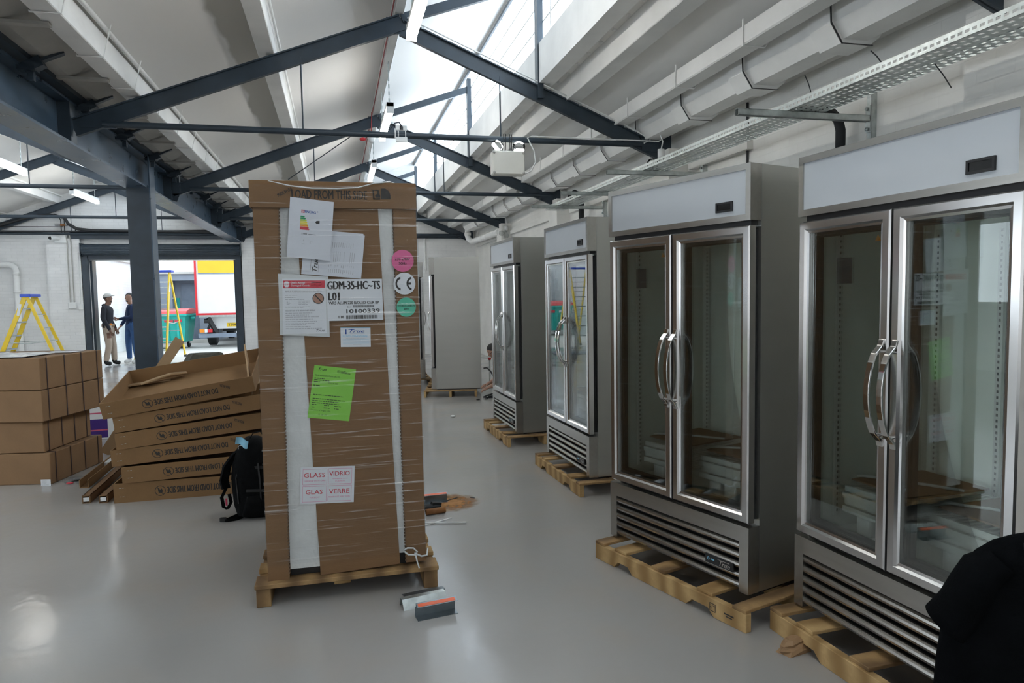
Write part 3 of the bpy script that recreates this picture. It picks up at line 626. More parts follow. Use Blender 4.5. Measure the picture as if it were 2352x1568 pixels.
MB().obox((-.08, -.02, .30), (.10, .04, .05)).build('tee', 'rust_brown', cw, .008)
vc = thing('wall_conduit', 'thin black vertical cable on the right wall between the two near fridges', 'cable', (XR - .012, 5.62, 0))
MB().tube([(0, 0, 1.9), (0, 0, 3.2)], .012, 6).build('cable', 'wall_black_pipe', vc)
vc = thing('wall_conduit', 'thin black cable bent along the right wall behind the third arm', 'cable', (XR - .02, 8.2, 0))
MB().tube([(0, .5, 3.0), (0, .15, 2.98), (0, .02, 2.93), (0, 0, 2.85), (0, 0, 1.9)], .013, 6).build('cable', 'wall_black_pipe', vc)
wc = thing('wall_conduit', 'white and dark cable drops on the end wall above the far fridge', 'conduit', (2.0, YW - .02, 0))
MB().tube([(.28, 0, 2.2), (.28, 0, 3.1)], .022, 8).build('conduit', 'paint_white', wc)
for x in (-.02, .06): MB().tube([(x, 0, 2.2), (x, 0, 2.9), (x - .05, 0, 2.98)], .012, 6).build('conduit', 'wall_black_pipe', wc)
MB().tube([(-.1, -.03, 3.02), (.2, -.03, 3.03), (.27, -.03, 3.10)], .012, 6).build('fire_cable', 'red_cable', wc)
# ================================================================== LIGHTS AND TRAY
def batten(loc, label):
    t = thing('batten_light', label, 'light', loc)
    MB().box((-.042, -.75, .026), (.042, .75, .075)).build('housing', 'plastic_white', t, .004)
    MB().box((-.038, -.74, -.040), (.038, .74, .026)).build('diffuser', 'tube_glow', t, .014)
    for y in (-.75, .74): MB().box((-.042, y, -.047), (.042, y + .012, .078)).build('end_cap', 'plastic_white', t)
    for y in (-.62, .62):
        m = MB()
        for k in range(14): m.obox((0, y, .09 + k * .04), (.016 if k % 2 else .006, .006 if k % 2 else .016, .045))
        m.build('chain', 'galvanised', t)
    return t
batten((.67, 5.15, 3.67), 'lit white batten light at the top edge, nearest of the ridge row')
batten((.67, 8.95, 3.67), 'lit white batten light hanging at the apex of the second truss')
batten((.67, 12.4, 3.67), 'lit white batten light just above the top of the wrapped carton')
batten((.67, 16.2, 3.67), 'lit white batten light farthest along the ridge row, behind the tie bar')
batten((.67, -2.4, 3.67), 'lit white batten light behind the camera over the near floor')
batten((.67, 1.4, 3.67), 'lit white batten light overhead, above the camera and out of the picture')
batten((-4.93, 12.55, 3.67), 'lit batten light of the far bay at the left picture edge')
batten((-4.93, 16.15, 3.67), 'lit batten light of the far bay nearest the end wall')
for y, l in ((8.95, 'lit batten light of the far bay hidden behind the steel beam'), (5.15, 'lit batten light of the far bay hidden above the beam'), (1.4, 'lit batten light of the far bay beside the camera')):
    batten((-4.93, y, 3.67), l)
# twin-spot emergency lamp
tw = thing('emergency_light', 'white twin spot emergency lamp hanging from the near tie bar', 'light', (1.705, 6.86, 2.72))
MB().box((-.165, -.06, 0), (.165, .06, .235)).build('battery_box', 'plastic_cream', tw, .012)
for sx in (-1, 1):
    for z in (.02, .215): MB().lathe([(0, -.004), (.014, -.004), (.014, 0), (0, 0)], (sx * .15, -.06, z), 10, 'y').build('corner_screw', 'gutter_grey', tw)
for sx, a in ((-1, R(38)), (1, R(4))):
    MB().ell((sx * .10 + (.0 if sx < 0 else .02), 0, .29), (.065, .06, .055), 14, 8, (0, a, 0)).build('lamp_head', 'clear_glass', tw)
    MB().obox((sx * .12, -.005, .275 if sx < 0 else .252), (.10, .05, .03), (0, R(50) if sx < 0 else 0, 0)).build('reflector', 'lamp_head_glow', tw, .01)
    MB().tube([(sx * .05, 0, .235), (sx * .06, -.02, .27), (sx * .08, -.03, .26)], .006, 6).build('lead', 'black_plastic', tw)
for x in (-.035, .028):
    MB().tube([(x - .01, -.035, .40), (x - .008, -.03, .24), (x + .008, -.03, .24), (x + .012, -.035, .40)], .004, 6).build('hanger_tie', 'black_plastic', tw)
MB().tube([(.17, 0, .02), (.24, 0, .05), (.29, 0, .14), (.28, 0, .25), (.20, -.04, .37), (.24, -.05, .385), (1.62, -.05, .385), (1.70, -.05, .43), (1.52, -.06, .55)], .007, 6).build('supply_cable', 'plastic_white', tw)
jb = thing('junction_box', 'small grey junction box cable-tied to the near tie bar', 'box', (.665, 6.965, 3.025))
MB().box((-.055, -.05, 0), (.055, -.03, .05)).box((-.055, -.05, .11), (.055, -.03, .16)).build('plate', 'plastic_white', jb, .004)
MB().lathe([(.02, 0), (.02, .03), (.012, .045), (0, .045)], (0, -.04, .115), 10).build('gland', 'black_plastic', jb)
MB().tube([(0, -.04, .16), (-.02, -.04, .19), (-.06, -.04, .18), (-.12, -.04, .11)], .006, 6).build('lead', 'steel_dark', jb)
for x in (-.06, -.03, .04): MB().ribbon([(x, -.04, .13), (x, -.055, .08), (x, -.04, .03)], (.01, 0, 0), .004).build('cable_tie', 'plastic_white', jb)
al = thing('alarm_sounder', 'white round alarm sounder with red flasher under the ridge cable', 'alarm', (.58, 10.7, 3.86))
MB().lathe([(0, .06), (.05, .06), (.06, .03), (.045, -.03), (.02, -.05), (0, -.05)], (0, 0, 0), 14).build('sounder', 'plastic_white', al)
MB().ell((-.12, 0, .0), (.05, .03, .025)).build('flasher', 'lamp_red', al)
MB().tube([(-.08, 0, .01), (-.05, 0, .05), (.0, 0, .08), (.02, 0, .40)], .008, 6).build('lead', 'red_cable', al)
for loc, l in (((3.30, 6.70, 2.86), 'clear glass globe lamp hanging at the right end of the near truss'), ((3.50, 14.30, 2.82), 'clear glass globe lamp at the right end of the third truss')):
    gl = thing('globe_lamp', l, 'lamp', loc)
    MB().lathe([(0, -.10), (.04, -.10), (.055, -.06), (.05, -.01), (.03, .03), (.025, .05)], (0, 0, 0), 14).build('globe', 'clear_glass', gl)
    MB().ell((-.10, 0, -.01), (.06, .05, .055)).build('globe', 'clear_glass', gl)
    MB().lathe([(.03, .05), (.035, .05), (.035, .14), (0, .14)], (0, 0, 0), 12).build('holder', 'plastic_white', gl)
    MB().tube([(0, 0, .14), (.02, 0, .22), (-.02, .02, .34), (-.12, .03, .42)], .007, 6).build('lead', 'plastic_white', gl)

# cable tray: a perforated galvanised channel on cantilever arms
TX0, TX1, TZ = 2.93, 3.21, 2.715
ct = thing('cable_tray', 'perforated galvanised cable tray running above the fridge row', 'tray', (TX0, 0, TZ))
W_ = TX1 - TX0
def perforated():
    # floor of the tray: a lattice of strips leaving slots open
    m = MB(); y0, y1 = 0.6, 9.6; step = .05; rows = [0, .030, .052, .085, .107, .14, .173, .195, .228, .25, W_]
    for k in range(0, len(rows) - 1, 2): m.box((rows[k], y0, 0), (rows[k + 1], y1, .0016))
    n = int((y1 - y0) / step)
    for i in range(n):
        for k in range(1, len(rows) - 1, 2):
            o = .0 if (k // 2) % 2 else step / 2
            a = y0 + i * step + o; m.box((rows[k], a, 0), (rows[k + 1], a + .022, .0016))
    return m
tag(perforated().build('tray_floor', 'galvanised', ct), kind='stuff')
m = MB()
for x in (0, W_ - .0016):
    m.box((x, .6, 0), (x + .0016, 9.6, .018)).box((x, .6, .032), (x + .0016, 9.6, .05))
    for i in range(225): m.box((x, .6 + i * .04, .018), (x + .0016, .6 + i * .04 + .016, .032))
m.box((0, .6, .05), (.012, 9.6, .0516)).box((W_ - .012, .6, .05), (W_, 9.6, .0516))
tag(m.build('tray_side', 'galvanised', ct), kind='stuff')
for i, (y, l) in enumerate(((4.11, 'galvanised cantilever arm above the gap between the two near fridges'), (6.35, 'galvanised cantilever arm above the second fridge from the front'), (7.75, 'galvanised cantilever arm above the third fridge'), (9.0, 'galvanised cantilever arm under the far end of the cable tray'))):
    a = thing('cantilever_arm', l, 'bracket', (XR, y, TZ - .045))
    MB().box((-1.06, -.021, 0), (-.05, -.019, .041)).box((-1.06, .019, 0), (-.05, .021, .041)).box((-1.06, -.021, .039), (-.05, .021, .041)).box((-1.06, -.021, 0), (-.05, -.010, .002)).box((-1.06, .010, 0), (-.05, .021, .002)).build('arm', 'galvanised', a)
    MB().box((-.056, -.021, -.07), (-.044, .021, .11)).build('arm_plate', 'galvanised', a)
    for z in (-.05, .085): MB().lathe([(0, -.008), (.012, -.008), (.012, .004), (0, .004)], (-.062, 0, z), 8, 'x').build('bolt', 'galvanised', a)
    MB().box((-.044, -.021, -.14), (-.042, .021, .20)).box((-.044, -.021, -.14), (0, -.019, .20)).box((-.044, .019, -.14), (0, .021, .20)).build('wall_channel', 'galvanised', a)
for i, (p, q, l) in enumerate((((2.96, 3.9, TZ + .05), (3.02, 4.05, TZ + .22), 'loose dark cable end sticking up from the tray between the near fridges'), ((3.1, 3.1, TZ - .005), (3.16, 3.05, TZ - .14), 'loose dark cable end hanging below the tray above the nearest fridge'),
      ((2.95, 3.3, TZ + .05), (2.98, 3.42, TZ + .16), 'loose dark cable end sticking up from the tray above the nearest fridge'))):
    tag(MB().tube([p, tuple((a + b) / 2 + .01 for a, b in zip(p, q)), q], .0035, 6).build('cable_end', 'wall_black_pipe'), l, 'cable')
bc = thing('flexible_conduit', 'thick black conduit arching from the wall onto the cable tray', 'conduit', (XR - .10, 4.32, 0))
MB().tube([(0, 0, 1.6), (0, 0, 2.66), (-.02, 0, 2.73), (-.07, 0, 2.775), (-.16, 0, 2.79), (-.30, -.05, 2.765), (-.42, -.14, 2.75)], .034, 12).build('conduit', 'black_rubber', bc)
MB().box((-.03, -.045, 2.2), (.10, .045, 2.23)).build('clip', 'black_plastic', bc)
MB().tube([(.0, 0, 1.58), (.0, .0, 1.62)], .04, 12).build('bush', 'black_plastic', bc)
bc = thing('flexible_conduit', 'black conduit arch beside the pier behind the second fridge', 'conduit', (3.47, 9.6, 0))
MB().tube([(0, 0, 2.0), (0, 0, 2.88), (-.03, 0, 2.95), (-.10, 0, 2.98), (-.18, -.05, 2.93), (-.24, -.2, 2.80)], .04, 10).build('conduit', 'black_rubber', bc)
# ================================================================== FRIDGES ON PALLETS
FW, FD, FH = 1.004, 0.756, 1.99
def frame_ring(m, x0, z0, x1, z1, wd, y0, y1):
    m.box((x0, y0, z0), (x0 + wd, y1, z1)).box((x1 - wd, y0, z0), (x1, y1, z1)).box((x0 + wd, y0, z0), (x1 - wd, y1, z0 + wd)).box((x0 + wd, y0, z1 - wd), (x1 - wd, y1, z1))
    return m
def make_fridge():
    t = thing('display_fridge', '-', 'fridge')
    c0 = .075                                          # front of the cabinet behind doors and header
    m = MB()
    m.box((0, c0, 0), (.045, FD, FH)).box((FW - .045, c0, 0), (FW, FD, FH)).box((.045, FD - .05, 0), (FW - .045, FD, FH))
    m.box((.045, c0, FH - .27), (FW - .045, FD - .05, FH)).box((.045, c0, .01), (FW - .045, FD - .05, .345))
    m.build('cabinet', 'stainless', t)
    x0, x1, y0, y1, z0, z1 = .047, FW - .047, c0 + .001, FD - .052, .347, FH - .272
    MB().add([(x0, y0, z0), (x1, y0, z0), (x1, y1, z0), (x0, y1, z0), (x0, y0, z1), (x1, y0, z1), (x1, y1, z1), (x0, y1, z1)],
             [(0, 1, 2, 3), (4, 7, 6, 5), (1, 5, 6, 2), (3, 2, 6, 7), (0, 3, 7, 4)]).build('liner', 'liner_white', t)
    # header with illuminated-sign panel
    hz = FH - .255
    h = MB(); frame_ring(h, 0, hz, FW, FH, .028, 0, .02); h.box((0, .02, hz), (FW, c0 - .001, FH)); hd = h.build('header', 'stainless_h', t)
    MB().box((.028, .006, hz + .028), (FW - .028, .02, FH - .028)).build('sign_panel', 'sign_white', hd)
    dp_ = MB(); frame_ring(dp_, .80, hz + .05, .90, hz + .096, .009, -.002, .007); dsp = dp_.build('display_bezel', 'black_plastic', hd)
    MB().box((.808, .001, hz + .058), (.892, .006, hz + .088)).build('display_screen', 'screen', hd)
    MB().box((.02, .03, hz - .02), (FW - .02, c0, hz)).build('header_gap', 'black_plastic', t)
    # doors
    dz0, dz1 = .335, FH - .278
    for i, (a, b) in enumerate(((.006, .497), (.507, .998))):
        d = MB(); wd = .052
        # outer bars with a chamfer towards the pane
        def bar(p, q, inner, horiz):
            pass
        for (u0, v0, u1, v1, k) in ((a, dz0, a + wd, dz1, 'l'), (b - wd, dz0, b, dz1, 'r'), (a, dz0, b, dz0 + wd, 'b'), (a, dz1 - wd, b, dz1, 't')):
            if k in 'lr':
                pr = [(u0, .006), (u0 + .006, 0), (u1 - .018, 0), (u1 - .010, .010), (u1, .012), (u1, .045), (u0, .045)] if k == 'l' else \
                     [(u1, .006), (u1 - .006, 0), (u0 + .018, 0), (u0 + .010, .010), (u0, .012), (u0, .045), (u1, .045)]
                n = len(d.v); d.prism(pr, 'z', v0, v1)
                for j in range(n, len(d.v)):           # mitre the ends
                    v = d.v[j]; off = (v.x - u0) if k == 'l' else (u1 - v.x)
                    v.z = v.z + off if abs(v.z - v0) < 1e-6 else v.z - off
            else:
                pr = [(.006, v0), (0, v0 + .006), (0, v1 - .018), (.010, v1 - .010), (.012, v1), (.045, v1), (.045, v0)] if k == 'b' else \
                     [(.006, v1), (0, v1 - .006), (0, v0 + .018), (.010, v0 + .010), (.012, v0), (.045, v0), (.045, v1)]
                n = len(d.v); d.prism(pr, 'x', u0, u1)
                for j in range(n, len(d.v)):
                    v = d.v[j]; off = (v.z - v0) if k == 'b' else (v1 - v.z)
                    v.x = v.x + off if abs(v.x - u0) < 1e-6 else v.x - off
        dr = d.build('door', 'door_steel', t)
        MB().box((a + wd - .001, .016, dz0 + wd - .001), (b - wd + .001, .022, dz1 - wd + .001)).build('pane', 'door_glass', dr)
        g_ = MB(); frame_ring(g_, a + .012, dz0 + .012, b - .012, dz1 - .012, .058, .0455, c0 - .002); g_.build('gasket', 'black_rubber', dr)
        k_ = MB(); frame_ring(k_, a + wd, dz0 + wd, b - wd, dz1 - wd, .012, .023, .030); k_.build('pane_spacer', 'black_plastic', dr)
        # bow handle near the meeting edge
        xh = b - .026 if i == 0 else a + .026
        pts = []
        for k in range(13):
            s_ = k / 12; z = .84 + .36 * s_; y = -.008 - .062 * sin(pi * s_) ** .55; pts.append((xh, y, z))
        pts = [(xh, .0, .815)] + pts + [(xh, .0, 1.225)]
        MB().ribbon(pts, (.026, 0, 0), .010).build('handle', 'chrome', dr, .002)
        for z in (.86, 1.18): MB().tube([(xh, .0, z), (xh, -.03, z)], .007, 8).build('handle_post', 'chrome', dr)
    # louvred grille
    gz = .318
    g_ = MB(); g_.box((0, 0, 0), (.055, c0, gz)).box((FW - .055, 0, 0), (FW, c0, gz)).box((.055, 0, gz - .075), (FW - .055, .03, gz))
    gr = g_.build('grille', 'stainless_h', t)
    MB().box((.055, .05, .0), (FW - .055, c0 - .002, gz - .075)).build('grille_back', 'black_plastic', gr)
    sl = None
    for k in range(5):
        z = .012 + k * .047
        if sl is None:
            pr = [(.045, -.002), (.016, .000), (.004, .008), (0, .018), (.003, .027), (.012, .032), (.022, .033), (.022, .029), (.013, .026), (.008, .018), (.018, .006), (.045, .003)]
            sl = MB().prism(pr, 'x', .056, FW - .056).build('louvre_slat', 'stainless_h', gr); o = sl
        else:
            o = sl.copy(); COL.objects.link(o); o.parent = gr
        o.location = (0, 0, z)
    bd = MB().box((.745, -.006, .082), (.918, .004, .126)).build('badge', 'black_plastic', t)
    sh = Sheet((.745, -.006, .126), (.918, -.006, .126), (.745, -.006, .082), (0, -1, 0))
    lt_ = MB(); sh.text(lt_, 'True', .52, .28, .90, .86, .0008, .02, .35); sh.rect(lt_, .45, .20, .88, .26, .0008); lt_.build('lettering', 'chrome', t)
    l2 = MB(); sh.ring(l2, .12, .5, .045, .18, .4, .0008); sh.rect(l2, .20, .42, .34, .58, .0008); l2.build('badge_mark', 'ink_cyan', t)
    # inside: shelf standards, stacked shelves, foam blocks
    for x in (.10, .40, .60, .90):
        p_ = MB().box((x - .014, FD - .07, .40), (x + .014, FD - .053, 1.68)); p_.build('shelf_standard', 'wire_white', t)
        q_ = MB()
        for k in range(50): q_.box((x - .004, FD - .0715, .42 + k * .025), (x + .004, FD - .0702, .432 + k * .025))
        tag(q_.build('standard_slots', 'black_plastic', t), kind='stuff')
    for x in (.05, FW - .062):
        MB().box((x, .16, .40), (x + .012, .19, 1.68)).build('shelf_standard', 'wire_white', t)
        q_ = MB()
        for k in range(50): q_.box((x - .0012, .171, .42 + k * .025), (x + .0132, .179, .432 + k * .025))
        tag(q_.build('standard_slots', 'black_plastic', t), kind='stuff')
    shelf = None
    for (xa, xb) in ((.10, .475), (.535, .915)):
        for k in range(4):
            if shelf is None:
                m = MB(); L_ = .375
                m.box((0, 0, -.010), (L_, .004, .016))
                for j in range(8): m.box((.02 + j * .045, -.0008, .001), (.045 + j * .045, .0, .004))
                for j in range(12): m.tube([(.02 + j * .03, .004, .008), (.02 + j * .03, .46, .008)], .0022, 5, False)
                for y in (.05, .23, .44): m.tube([(0, y, .004), (L_, y, .004)], .004, 6, False)
                shelf = m.build('wire_shelf', 'wire_white', t); s_ = shelf
            else:
                s_ = shelf.copy(); COL.objects.link(s_); s_.parent = t
            s_.location = (xa, .17 + .012 * (k % 2), .445 + k * .030)
        MB().box((xa + .02, .20, .575), (xb - .03, .60, .583)).build('packing_card', 'cardboard', t)
        MB().tube([(xa, .25, .585), (xa + .15, .30, .60), (xb - .02, .45, .59)], .006, 6).build('packing_tape', 'polythene', t)
        for xx in ((xa + .05, xa + .15) if xa > .3 else (xa + .06,)):
            MB().box((xx, .19, .348), (xx + .075, .26, .425)).build('foam_block', 'foam', t, .004)
    w_ = MB(); w_.add([(.405, .0225, 1.60), (.435, .0225, 1.60), (.42, .0225, 1.625)], [(0, 1, 2)]); w_.build('warning_sticker', 'ink_orange', t)
    MB().box((.21, .0225, 1.44), (.29, .0228, 1.545)).build('notice_sticker', 'steel_dark', t)
    MB().box((.01, .08, -.012), (FW - .01, FD - .02, .0)).build('base_rail', 'black_plastic', t)
    return t
def make_pallet():
    t = thing('pallet', '-', 'pallet')
    H, L_, D_ = .105, 1.09, .80
    def stringer(y, m_='pallet_wood'):
        pr = [(0, 0), (.17, 0), (.20, .035), (.28, .035), (.32, .0), (.72, 0), (.76, .035), (.86, .035), (.90, 0), (L_, 0), (L_, .088), (0, .088)]
        return MB().prism(pr, 'y', y, y + .035).build('stringer', m_, t, .002)
    stringer(0); stringer(D_ / 2 - .018); stringer(D_ - .035)
    for k, x in enumerate((.0, .16, .46, .78, 1.01)):
        wd = .08 if k in (0, 4) else .10
        MB().box((x, 0 if k in (0, 4) else .012, .0885), (x + wd, D_, .1045)).build('deck_board', 'pallet_wood' if k % 2 else 'pallet_wood_aged', t, .002)
    return t
fr0 = make_fridge(); pa0 = make_pallet()
PZ = .117
SPOT = [((1.9777, 2.6857), -1.5163, 'nearest glass-door fridge at the right edge beside the black shirt', 'pallet under the nearest fridge at the right edge'),
        ((1.5229, 3.7606), -1.2753, 'large glass-door fridge turned slightly, second from the right edge', 'pallet under the fridge second from the right edge, stamped on its side'),
        ((1.8079, 5.9765), -1.5368, 'glass-door fridge reflecting the teal bin, third from the right', 'pallet under the fridge that reflects the teal bin'),
        ((1.7188, 7.8180), -1.5512, 'glass-door fridge with the crouching man behind it', 'pallet under the fridge hiding the crouching man'),
        ((1.5600, 11.480), -1.7700, 'fridge seen from its plain steel side at the back of the aisle', 'pallet under the fridge seen from its steel side'),
        ((1.4500, 11.950), 1.5500, 'farthest fridge, half hidden behind the wrapped carton, facing right', 'pallet under the farthest fridge behind the wrapped carton')]
for i, ((x, y), a, l, lp) in enumerate(SPOT):
    f = fr0 if i == 0 else copy_tree(fr0)
    f.location = (x, y, PZ); f.rotation_euler = (0, 0, a); tag(f, l, 'fridge', 'glass door display fridges')
    p = pa0 if i == 0 else copy_tree(pa0)
    M = Matrix.Translation((x, y, 0)) @ Euler((0, 0, a)).to_matrix().to_4x4()
    q = M @ Vector((.0 if i != 0 else -.02, -.115, 0)); p.location = q; p.rotation_euler = (0, 0, a); tag(p, lp, 'pallet', 'fridge pallets')
    if i == 1:
        s_ = Sheet((.86, -.0005, .082), (1.05, -.0005, .082), (.86, -.0005, .012), (0, -1, 0)); m = MB()
        s_.ring(m, .18, .5, .14, .4, .18, .0006, 4, pi / 4, 2 * pi + pi / 4); s_.text(m, 'HT', .08, .35, .28, .65, .0006); s_.rect(m, .55, .45, .85, .55, .0006); s_.rect(m, .60, .62, .80, .70, .0006)
        m.build('stamp', 'ink', p)
# metal drip trays under the far fridge
# ================================================================== WRAPPED CARTON
bp_ = thing('carton_pallet', 'worn wooden pallet under the tall wrapped carton', 'pallet', (0, 3.56, 0))
for x in (-.435, -.05, .40): MB().box((x, .02, 0), (x + .07, 1.20, .098)).build('stringer', 'pallet_wood_aged', bp_, .003) if x != -.05 else MB().box((x - .01, .06, .060), (x + .075, 1.20, .098)).build('stringer', 'pallet_wood', bp_, .003)
for k in range(6):
    y = [0, .21, .42, .64, .86, 1.09][k]
    MB().box((-.44, y, .0985), (.475, y + (.13 if k in (0, 5) else .10), .122)).build('deck_board', 'pallet_wood_aged' if k % 2 == 0 else 'pallet_wood', bp_, .003)
bx = thing('wrapped_carton', 'tall brown fridge carton in stretch wrap standing on a pallet, covered with labels', 'carton', (.015, 3.63, .123))
z0, z1 = .123, 1.985
MB().box((-.355, 3.66, z0 + .02), (.395, 4.70, z1)).build('core', 'cardboard', bx, world=True)
MB().prism([(-.378, z0), (-.275, z0), (-.258, z1), (-.378, z1)], 'y', 3.60, 3.66).box((-.378, 3.661, z0), (-.36, 3.74, z1)).build('corner_post', 'cardboard', bx, world=True)
MB().prism([(.310, z0 + .02), (.414, z0 + .02), (.408, z1), (.292, z1)], 'y', 3.60, 3.66).build('corner_post', 'cardboard', bx, world=True)
MB().box((-.378, 4.65, z0), (-.27, 4.75, z1)).build('corner_post', 'cardboard', bx, world=True)
MB().box((.31, 4.65, z0), (.412, 4.75, z1)).build('corner_post', 'cardboard', bx, world=True)
MB().box((-.270, 3.614, z0 + .045), (-.10, 3.66, z1)).build('foam_sheet', 'foam_sheet', bx, world=True)
MB().prism([(.215, z1), (.29, z1), (.31, z0 + .07), (.27, z0 + .07)], 'y', 3.614, 3.66).build('foam_sheet', 'foam_sheet', bx, world=True)
MB().box((-.27, 3.65, z0), (-.12, 3.659, z0 + .044)).box((.27, 3.648, z0), (.312, 3.659, z0 + .07)).build('base_gap_shade', 'black_plastic', bx, world=True)  # black strips stand for the shade in the gaps below the foam
MB().prism([(-.124, z0 + .0), (.278, z0 + .015), (.218, z1), (-.180, z1)], 'y', 3.606, 3.645).build('front_panel', 'cardboard', bx, world=True)
for (xa, xb, sgn) in ((-.276, -.259, 1), (.292, .309, -1)):
    m = MB()
    for k in range(104):
        z = z0 + .03 + k * .0178; f_ = (z - z0) / (z1 - z0)
        x = xa + (xb - xa) * f_ if sgn > 0 else xb + (xa - xb) * f_
        m.box((x - .004, 3.597, z), (x + .005, 3.612, z + .008))
    tag(m.build('crimped_edge', 'crimp', bx, world=True), kind='stuff')
lid = MB().box((-.390, 3.585, 1.975), (.410, 3.592, 2.105)).box((-.390, 3.592, 2.099), (.410, 4.77, 2.105)).box((-.390, 3.592, 1.975), (-.383, 4.77, 2.099)).box((.403, 3.592, 1.975), (.410, 4.77, 2.099)).box((-.383, 4.763, 1.975), (.403, 4.77, 2.099)).build('lid', 'cardboard', bx, .002, True)
FY = 3.58440
S = Sheet((-.390, FY, 2.105), (.410, FY, 2.105), (-.390, FY, 1.975), (0, -1, 0))
def uv(x, z): return ((x + .39) / .80, (2.105 - z) / .13)
m = MB(); a = uv(-.194, 2.063); b = uv(.165, 2.019); S.text(m, 'LOAD FROM THIS SIDE', a[0], a[1], b[0], b[1], .0006, .015)
# slanted small word
tl, tr_, bl = Vector((-.262, FY, 2.040)), Vector((-.196, FY, 2.075)), Vector((-.255, FY, 2.026))
Sheet(tl, tr_, bl, (0, -1, 0)).text(m, 'MADE IN USA', 0, 0, 1, 1, .0006, .02)
# forklift mark
ic = Sheet((.187, FY, 2.077), (.281, FY, 2.077), (.187, FY, 2.018), (0, -1, 0))
for pts in ([(.50, .02), (.72, 0), (.92, .22), (1.0, .55), (1.0, .92), (.50, .92)], [(.0, .10), (.40, .16), (.40, .24), (0, .18)], [(.06, .2), (.13, .2), (.16, .95), (.08, .95)], [(.32, .2), (.38, .2), (.47, .7), (.44, .8), (.2, .8), (.2, .55), (.30, .5)], [(.10, .86), (.46, .82), (.46, .96), (.10, .96)]):
    ic.poly(m, pts)
m.build('lettering', 'ink', bx, world=True)
def label(name, c, y, matn, lift=.0):
    tl, tr_, br, bl = [Vector((p[0], y, p[1])) for p in c]
    s_ = Sheet(tl, tr_, bl, (0, -1, 0)); m = MB(); s_.slab(m, .0008); o = m.build(name, matn, bx, world=True); return s_, o
def prn(name, m, matn): return m.build(name, matn, bx, world=True)
def lines(s_, m, rows, u0, u1, hgt=.008, seed=1, frac=(.5, 1.0)):
    rnd = random.Random(seed)
    for v in rows:
        e = u0 + (u1 - u0) * rnd.uniform(*frac); u = u0
        while u < e:
            k = min(e, u + rnd.uniform(.03, .10)); s_.rect(m, u, v, k, v + hgt); u = k + .012
# energy sheet and folded form
s2, _ = label('form_sheet', [(-.139, 1.869), (.149, 1.843), (.128, 1.623), (-.164, 1.654)], 3.5950, 'paper')
label('form_sheet', [(-.137, 1.875), (.143, 1.851), (.120, 1.631), (-.160, 1.660)], 3.5956, 'paper')
m = MB(); rnd = random.Random(3)
for (v0, v1) in ((.20, .35), (.41, .68), (.72, .80), (.82, .93)):
    for k in range(13):
        u = .44 + k * .034
        if rnd.random() < .85: s2.rect(m, u, v0 + .02 * rnd.random(), u + .007, v1 - .04 * rnd.random())
s2.rect(m, .14, .66, .147, .90); s2.rect(m, .27, .68, .277, .93)
prn('print_lines', m, 'ink_grey')
m = MB(); q = Sheet(s2.p(.17, .92), s2.p(.17, .60), s2.p(.26, .92), (0, -1, 0)); q.text(m, 'True', 0, 0, 1, 1, .0008, .02, .3); prn('lettering', m, 'ink')
s1, _ = label('energy_sheet', [(-.201, 2.027), (.004, 2.005), (-.026, 1.720), (-.228, 1.738)], 3.5815, 'paper')
m = MB(); s1.text(m, 'ENERG', .35, .195, .60, .235, .0006, .03); s1.ring(m, .64, .20, .012, .01, .5); prn('lettering', m, 'ink_blue')
m = MB(); s1.rect(m, .27, .19, .345, .24); prn('flag_mark', m, 'ink_red')
m = MB(); s1.rect(m, .27, .212, .345, .218, .0009); s1.rect(m, .302, .19, .312, .24, .0009); prn('flag_mark', m, 'paper_label')
for k, (c_, l_) in enumerate((('ink_green', .10), ('ink_green', .125), ('ink_lime', .15), ('ink_yellow', .165), ('ink_yellow', .175), ('ink_orange', .19), ('ink_red', .205), ('ink_red', .22))):
    v = .29 + k * .030 - (.004 if k == 7 else 0); m = MB(); s1.poly(m, [(.26, v), (.26 + l_ - .02, v), (.26 + l_, v + .013), (.26 + l_ - .02, v + .026), (.26, v + .026)]); prn('rating_arrow', m, c_)
m = MB(); s1.poly(m, [(.60, .375), (.63, .35), (.70, .345), (.70, .395), (.63, .40)]); s1.text(m, '2102', .30, .575, .43, .598, .0006, .03); s1.rect(m, .46, .585, .63, .592); prn('lettering', m, 'ink')
m = MB(); s1.ring(m, .36, .70, .012, .012, .4); s1.rect(m, .32, .755, .40, .760); s1.text(m, 'K', .50, .70, .53, .74); s1.text(m, 'C', .54, .69, .565, .72); prn('print_marks', m, 'ink_grey')
# damaged-goods notice in a clear pouch
so, _ = label('document_pouch', [(-.272, 1.657), (-.036, 1.640), (-.037, 1.350), (-.274, 1.356)], 3.5960, 'pouch')
sp, _ = label('notice_sheet', [(-.254, 1.632), (-.048, 1.630), (-.051, 1.360), (-.259, 1.360)], 3.5945, 'paper_label')
m = MB(); sp.rect(m, .02, .035, .98, .17); prn('notice_banner', m, 'ink_red')
m = MB(); sp.text(m, "Don't Accept", .20, .055, .52, .10, .0010, .02); sp.text(m, 'Damaged Goods', .20, .108, .62, .150, .0010, .02)
sp.poly(m, [(.04, .08), (.065, .05), (.13, .05), (.155, .08), (.155, .125), (.13, .155), (.065, .155), (.04, .125)], .0010); lines(sp, m, (.065, .095, .125), .66, .94, .010, 5); prn('lettering', m, 'paper_label')
m = MB(); sp.text(m, 'STOP', .05, .088, .145, .118, .0014, .02); prn('lettering', m, 'ink_red')
m = MB(); lines(sp, m, (.22, .235), .06, .92, .008, 2, (.7, 1)); lines(sp, m, (.295, .335, .37), .06, .50, .009, 3); lines(sp, m, (.40, .42, .44, .46), .09, .2, .007, 4); lines(sp, m, (.40, .42, .44, .46), .36, .66, .007, 6)
